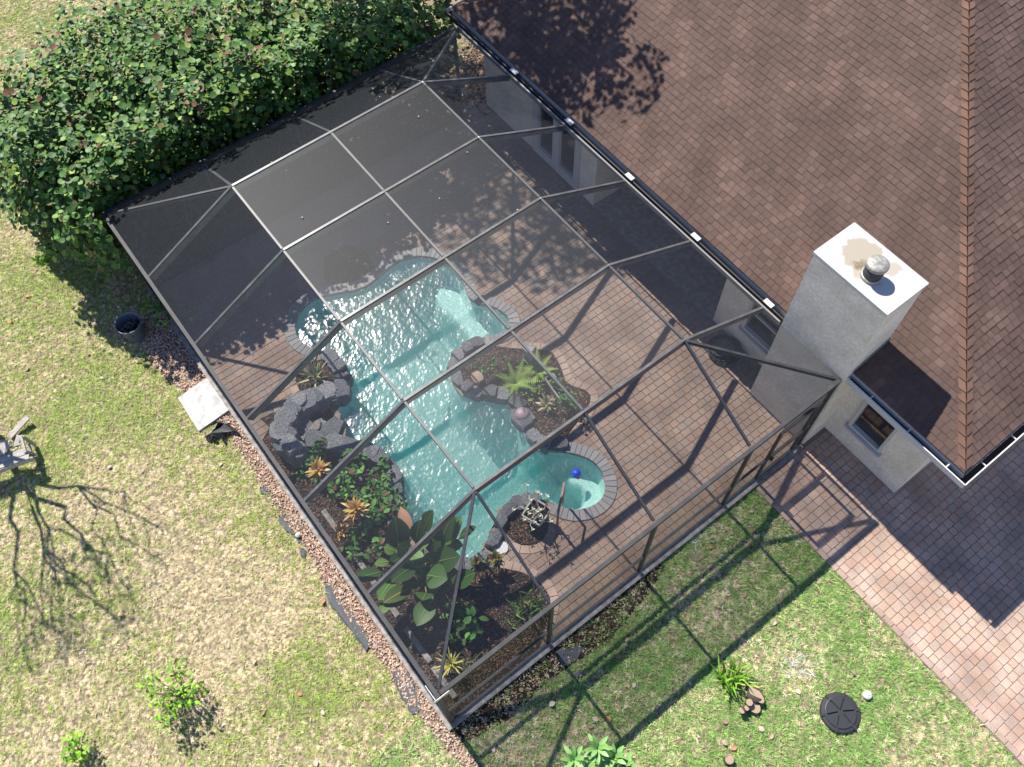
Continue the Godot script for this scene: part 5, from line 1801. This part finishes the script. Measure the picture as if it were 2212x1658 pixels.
# ---------------------------------------------------------------- things inside
func build_small_things() -> void:
	# skimmer lid
	var s := W("E", 495, 1250, .02)
	var t := thing("skimmer_lid", "round white skimmer lid set in the deck by the crotons", "lid", Vector3(s.x, .02, s.z))
	var mb := MB.new()
	mb.lathe([Vector2(.128, -.02), Vector2(.128, .01), Vector2(.12, .016), Vector2(0, .017)], 32)
	part(t, "plate", mb.mesh(), M.white)
	for q in [[440, 1195], [548, 1300]]:
		var h := MB.new()
		h.box(Transform3D(Basis(), W("E", q[0], q[1], .02) - t.position + Vector3(0, .008, 0)), Vector3(.02, .004, .014))
		part(t, "finger_hole", h.mesh(), M.plastic)
	# blue floating dispenser
	s = W("C", 1350, 1485, -.08)
	t = thing("floating_dispenser", "round blue chlorine float on the water over the pale bench", "float", Vector3(s.x, -.11, s.z))
	mb = MB.new()
	mb.lathe([Vector2(0, -.03), Vector2(.07, -.02), Vector2(.092, .015), Vector2(.09, .04), Vector2(.07, .065), Vector2(.045, .072), Vector2(.045, .078), Vector2(.025, .082), Vector2(0, .083)], 28)
	part(t, "float_body", mb.mesh(true), M.blue)
	mb = MB.new()
	mb.box(Transform3D(Basis(), Vector3(.085, .0, .03)), Vector3(.06, .02, .05), Color.WHITE, .006)
	part(t, "tab", mb.mesh(), M.red)
	# hand rail of flat bar
	var ra := W("E", 1395, 905, 0.0)
	var rb := W("E", 1470, 560, 0.0)
	t = thing("hand_rail", "flat brown hand rail hoop at the pool steps", "hand rail", ra)
	M.rail = mat(lin(.20, .125, .10), .45)
	var top0 := W("E", 1385, 760, .62)
	var pts := [Vector3.ZERO, Vector3(0, .72, 0), (rb - ra) * .3 + Vector3(0, .86, 0), (rb - ra) + Vector3(0, .86, 0) + (rb - ra).normalized() * .1, (rb - ra) + Vector3(0, -.3, 0) + (rb - ra).normalized() * .1]
	mb = MB.new()
	mb.tube(pts, [.024], 8)
	part(t, "rail", mb.mesh(), M.rail)
	mb = MB.new()
	mb.lathe([Vector2(.06, 0), Vector2(.055, .02), Vector2(.03, .026)], 16)
	part(t, "foot_plate", mb.mesh(), M.rail)
	# square pot with bare pale branches
	s = W("E", 1060, 790, 0.0)
	t = thing("square_pot", "square grey pot with bare pale branches in the round bed", "pot", Vector3(s.x, .03, s.z), "", .35)
	M.grey_pot = mat(lin(.22, .21, .2), .8)
	mb = MB.new()
	var sq := func(r: float, y: float) -> Array:
		return [Vector3(-r, y, -r), Vector3(r, y, -r), Vector3(r, y, r), Vector3(-r, y, r)]
	var lv := [sq.call(.13, 0.0), sq.call(.2, .36)]
	for k in 4:
		mb.quad(lv[0][k], lv[0][(k + 1) % 4], lv[1][(k + 1) % 4], lv[1][k])
	mb.quad(lv[0][0], lv[0][1], lv[0][2], lv[0][3])
	part(t, "pot_body", mb.mesh(), M.grey_pot)
	mb = MB.new()
	mb.tube([Vector3(-.19, .37, -.19), Vector3(0, .37, -.2), Vector3(.19, .37, -.19), Vector3(.2, .37, 0), Vector3(.19, .37, .19), Vector3(0, .37, .2), Vector3(-.19, .37, .19), Vector3(-.2, .37, 0)], [.022], 8, Color.WHITE, true)
	M.rim = mat(lin(.3, .29, .27), .7)
	part(t, "rim", mb.mesh(true), M.rim)
	mb = MB.new()
	mb.quad(Vector3(-.19, .31, .19), Vector3(.19, .31, .19), Vector3(.19, .31, -.19), Vector3(-.19, .31, -.19))
	part(t, "soil", mb.mesh(), M.mulch)
	M.pale_bark = mat(lin(.38, .36, .31), .8)
	var br := MB.new()
	var tips := []
	for k in 9:
		var e := Vector3(rr(-.28, .28), rr(.5, .8), rr(-.28, .28))
		var l := limb(br, Vector3(rr(-.03, .03), .3, rr(-.03, .03)), e, .018, .008, .08)
		for j in 2:
			var e2 := e + Vector3(rr(-.14, .14), rr(.02, .16), rr(-.14, .14))
			limb(br, e, e2, .008, .005, .03)
			tips.append(e2)
	part(t, "branches", br.mesh(true), M.pale_bark)
	M.flower = leafy(lin(.62, .55, .5), .6, .3)
	var fl := leaf_mesh(.05, .03, .3, .2, 3, .5)
	for p in tips:
		for k in 3:
			part(t, "flower" if k else "leaf", fl, M.flower if k else M.plum, Transform3D(Basis(Vector3.UP, k * 2.1) * Basis(Vector3.RIGHT, -.5), p))
	# things on the island bed
	s = W("C", 550, 718, .06)
	var o := solo("round_stone", "smooth tan stone lying on the island mulch", "stone", stone_mesh(.15, .12, .13, 77, 12), M.plain, Transform3D(Basis(), Vector3(s.x, .02, s.z)))
	M.tan_stone = mat(lin(.42, .3, .2), .7, M.paver.albedo_texture, 3.0)
	o.material_override = M.tan_stone
	s = W("C", 912, 990, .16)
	t = thing("garden_globe", "dusty pink glass dome resting on a slate at the pool edge", "globe", Vector3(s.x, .06, s.z))
	mb = MB.new()
	var prof := []
	for k in 10:
		var a := PI * .5 * k / 9.0
		prof.append(Vector2(.15 * cos(a), .03 + .09 * sin(a)))
	mb.lathe(prof, 28)
	M.pink = mat(lin(.36, .25, .29), .5, M.coping.albedo_texture, 4.0)
	part(t, "dome", mb.mesh(true), M.pink)
	part(t, "base_stone", stone_mesh(.26, .22, .07, 88), M.slate0, Transform3D(Basis(), Vector3(.04, -.05, .02)))
	# grey stone post
	s = W("C", 965, 590, 0.0)
	t = thing("stone_post", "pitted grey stone post standing in the island bed", "stone post", Vector3(s.x, .03, s.z), "", .3)
	M.pale_stone = mat(lin(.42, .41, .39), .9, M.concrete.albedo_texture, 2.0)
	part(t, "shaft", stone_mesh(.1, .09, .55, 91, 8), M.pale_stone)
	part(t, "cap", stone_mesh(.13, .11, .07, 92, 9), M.pale_stone, Transform3D(Basis(), Vector3(0, .53, 0)))
	# open planter box
	var pa := W("C", 1160, 675, .18)
	var pb := W("C", 1095, 712, .18)
	var pc := W("C", 1225, 895, .18)
	var pd := W("C", 1290, 858, .18)
	t = thing("planter_box", "long grey open planter box sunk in the island bed", "planter", Vector3(pc.x, 0, pc.z))
	var rim4 := [pa, pb, pc, pd]
	for k in 4:
		var a: Vector3 = rim4[k] - t.position
		var b: Vector3 = rim4[(k + 1) % 4] - t.position
		part(t, "side", bar(a, b, .035, .17), M.grey_pot)
	mb = MB.new()
	mb.quad(pa - t.position - Vector3(0, .06, 0), pb - t.position - Vector3(0, .06, 0), pc - t.position - Vector3(0, .06, 0), pd - t.position - Vector3(0, .06, 0))
	part(t, "soil", mb.mesh(), M.mulch)
	# coiled hose by the house
	t = thing("hose_coil", "coiled black garden hose on the deck below the window", "hose", Vector3(-2.46, .0, -8.74))
	mb = MB.new()
	var loop := []
	for i in 190:
		var a := TAU * i / 24.0
		var r := .3 + .045 * sin(i * .37) + .03 * sin(i * .11)
		loop.append(Vector3(cos(a) * r + .02 * sin(i * .05), .02 + i * .0006 + .012 * sin(i * .9), sin(a) * r))
	mb.tube(loop, [.011], 6)
	part(t, "hose", mb.mesh(true), M.hose)
	# dry leaves lying about
	var spots := [["T", 137, 590], ["T", 120, 560], ["T", 62, 640], ["T", 190, 760], ["T", 215, 815], ["T", 186, 700], ["T", 135, 815], ["T", 255, 640], ["T", 328, 640], ["T", 340, 610], ["T", 300, 780], ["T", 350, 790], ["T", 390, 770], ["T", 280, 870], ["T", 230, 1010], ["T", 310, 1010], ["T", 180, 650], ["T", 240, 705], ["T", 305, 590], ["T", 370, 650], ["T", 160, 560], ["T", 480, 1000], ["T", 700, 1295], ["T", 570, 1535], ["T", 693, 1535], ["T", 265, 1330], ["T", 550, 1425], ["T", 640, 1500], ["T", 525, 1690], ["T", 680, 1640], ["T", 320, 1640], ["T", 790, 1250], ["T", 1415, 1215], ["T", 1130, 1495], ["T", 1186, 1525], ["T", 1205, 1552], ["T", 1280, 1550], ["T", 1310, 1548], ["T", 1270, 1570], ["T", 1370, 1475], ["T", 1255, 1450], ["T", 1240, 1500], ["T", 1330, 1420], ["T", 1350, 1385], ["T", 1065, 1615], ["T", 1070, 1480], ["T", 1620, 1105], ["T", 1530, 1180], ["T", 1510, 1220], ["T", 1730, 1500], ["T", 1670, 1585], ["T", 1640, 1570], ["T", 1580, 1620], ["T", 1560, 1555], ["T", 1850, 1215], ["T", 1560, 1600], ["T", 1670, 1350], ["T", 1610, 1280], ["T", 1840, 1450], ["T", 420, 700], ["T", 300, 640], ["T", 90, 725], ["T", 20, 690], ["T", 60, 790]]
	var dl := []
	for k in 3:
		dl.append(leaf_mesh(.11, .08, [.2, .5, -.2][k], [.2, .5, .7][k], 5, .5))
	var tn := [[.36, .27, .19], [.42, .34, .26], [.4, .2, .12], [.26, .19, .13], [.44, .38, .3]]
	for k in tn.size():
		M["dry%d" % k] = leafy(lin(tn[k][0], tn[k][1], tn[k][2]), .8, .25)
	for i in spots.size():
		var p := W(spots[i][0], spots[i][1], spots[i][2])
		if not on_lawn(Vector2(p.x, p.z)):
			continue
		var tone: String = ["tan", "pale brown", "rusty", "dark brown", "bleached"][i % 5]
		var spot := "on the grass below the hedge" if p.x < -8.5 else ("on the dry open lawn" if p.x < -.2 else ("on the grass shaded by the enclosure" if p.x < 2.0 else "on the grass around the cut stump"))
		if inside(Vector2(p.x, p.z), strip) or inside(Vector2(p.x, p.z), strip_near):
			spot = "on the red gravel"
		solo("dry_leaf", "%s curled dry leaf lying %s" % [tone, spot], "leaf", dl[i % 3], M["dry%d" % (i % 5)], Transform3D(Basis.from_euler(Vector3(rr(-.25, .25), rr(0, TAU), rr(-.25, .25))).scaled(Vector3.ONE * rr(.7, 1.2)), Vector3(p.x, -.02, p.z)), "dry leaves scattered over the lawn")
	# a few caught on the roof screens
	for q in [[585, 350], [650, 470], [820, 210], [905, 250], [1010, 330], [950, 430], [840, 480], [1120, 455]]:
		var p := px(q[0], q[1], TOP + .002)
		solo("caught_leaf", "small dry leaf caught on the enclosure's flat roof screen", "leaf", dl[q[0] % 3], M["dry%d" % (q[1] % 5)], Transform3D(Basis.from_euler(Vector3(0, rr(0, TAU), 0)).scaled(Vector3.ONE * rr(.25, .45)), p), "leaves caught on the roof screen")

# ---------------------------------------------------------------- grass
func dryness(p: Vector2) -> float:
	var n := noise.get_noise_2d(p.x * 1.1, p.y * 1.1) * .75 + noise.get_noise_2d(p.x * 4.3 + 50.0, p.y * 4.3) * .35
	var base := .46
	var q := see(Vector3(p.x, 0, p.y))
	if p.x > -.3:
		base = .18
	base += .42 * exp(-q.distance_squared_to(Vector2(500, 1290)) / 60000.0)
	base += .25 * exp(-q.distance_squared_to(Vector2(330, 1600)) / 40000.0)
	base += .25 * exp(-q.distance_squared_to(Vector2(850, 1600)) / 20000.0)
	base -= .6 * exp(-q.distance_squared_to(Vector2(690, 1500)) / 16000.0)
	base -= .25 * exp(-q.distance_squared_to(Vector2(120, 740)) / 60000.0)
	return clampf(base + n * .8, 0.0, 1.0)
func tuft(blades: int, h: float, w: float, lean: float, sd: int) -> ArrayMesh:
	var r := RandomNumberGenerator.new()
	r.seed = sd
	var mb := MB.new()
	for i in blades:
		var a := r.randf() * TAU
		var o := Vector3(r.randf_range(-.025, .025), -.005, r.randf_range(-.025, .025))
		var d := Vector3(cos(a), 0, sin(a))
		var s := d.cross(Vector3.UP) * w * r.randf_range(.7, 1.2)
		var hh := h * r.randf_range(.5, 1.1)
		var m := o + d * hh * lean * .4 + Vector3(0, hh * .6, 0)
		var tip := o + d * hh * lean + Vector3(0, hh * .85, 0)
		mb.quad(o - s, o + s, m + s * .8, m - s * .8)
		mb.tri(m - s * .8, m + s * .8, tip)
	return mb.mesh()
func build_grass() -> void:
	var kinds := [tuft(7, .055, .004, .9, 1), tuft(6, .045, .0045, 1.3, 2), tuft(8, .032, .0038, 1.9, 3)]
	var where := [[], [], []]
	var cols := [[], [], []]
	var placed := 0
	var tries := 0
	while tries < 620000:
		tries += 1
		var p := Vector2(rr(-25, 10), rr(-10, 10))
		if not on_lawn(p):
			continue
		var q := see(Vector3(p.x, 0, p.y))
		if q.x < -380 or q.x > 2590 or q.y < -260 or q.y > 1990:
			continue
		if inside(p, strip) and rng.randf() > .06 or inside(p, strip_near) and rng.randf() > .3:
			continue
		var d := dryness(p)
		if rng.randf() < .12 + d * .25:
			continue
		var k := rng.randi_range(0, 2)
		var c: Color
		var f := rng.randf()
		if f < d * .95:
			c = [Color(.70, .58, .36), Color(.60, .49, .30), Color(.80, .70, .48)][rng.randi_range(0, 2)]
			k = 2 if rng.randf() < .6 else k
		else:
			c = [Color(.31, .42, .09), Color(.39, .49, .12), Color(.49, .55, .17), Color(.23, .34, .07)][rng.randi_range(0, 3)]
			if p.x > -.3:
				c = [Color(.20, .36, .085), Color(.27, .43, .115), Color(.41, .52, .19), Color(.15, .28, .065)][rng.randi_range(0, 3)]
		var ash := exp(-q.distance_squared_to(Vector2(1722, 1437)) / 700.0) + .6 * exp(-q.distance_squared_to(Vector2(1500, 1150)) / 500.0)
		if rng.randf() < ash * .6:
			c = Color(.7, .72, .66)
		c = c * rr(.72, 1.22)
		c.a = 1.0
		var sz := rr(.5, 1.35) * (1.2 if p.x > -.3 else 1.0)
		where[k].append(Transform3D(Basis(Vector3.UP, rr(0, TAU)).scaled(Vector3.ONE * sz), Vector3(p.x, -.06, p.y)))
		cols[k].append(c)
	for k in 3:
		var o := scatter(self, "grass", kinds[k], M.grass, where[k], cols[k])
		o.set_meta("label", ["upright blades of the lawn's grass", "leaning blades of the lawn's grass", "flattened blades and thatch of the lawn's grass"][k])
		o.set_meta("category", "grass")
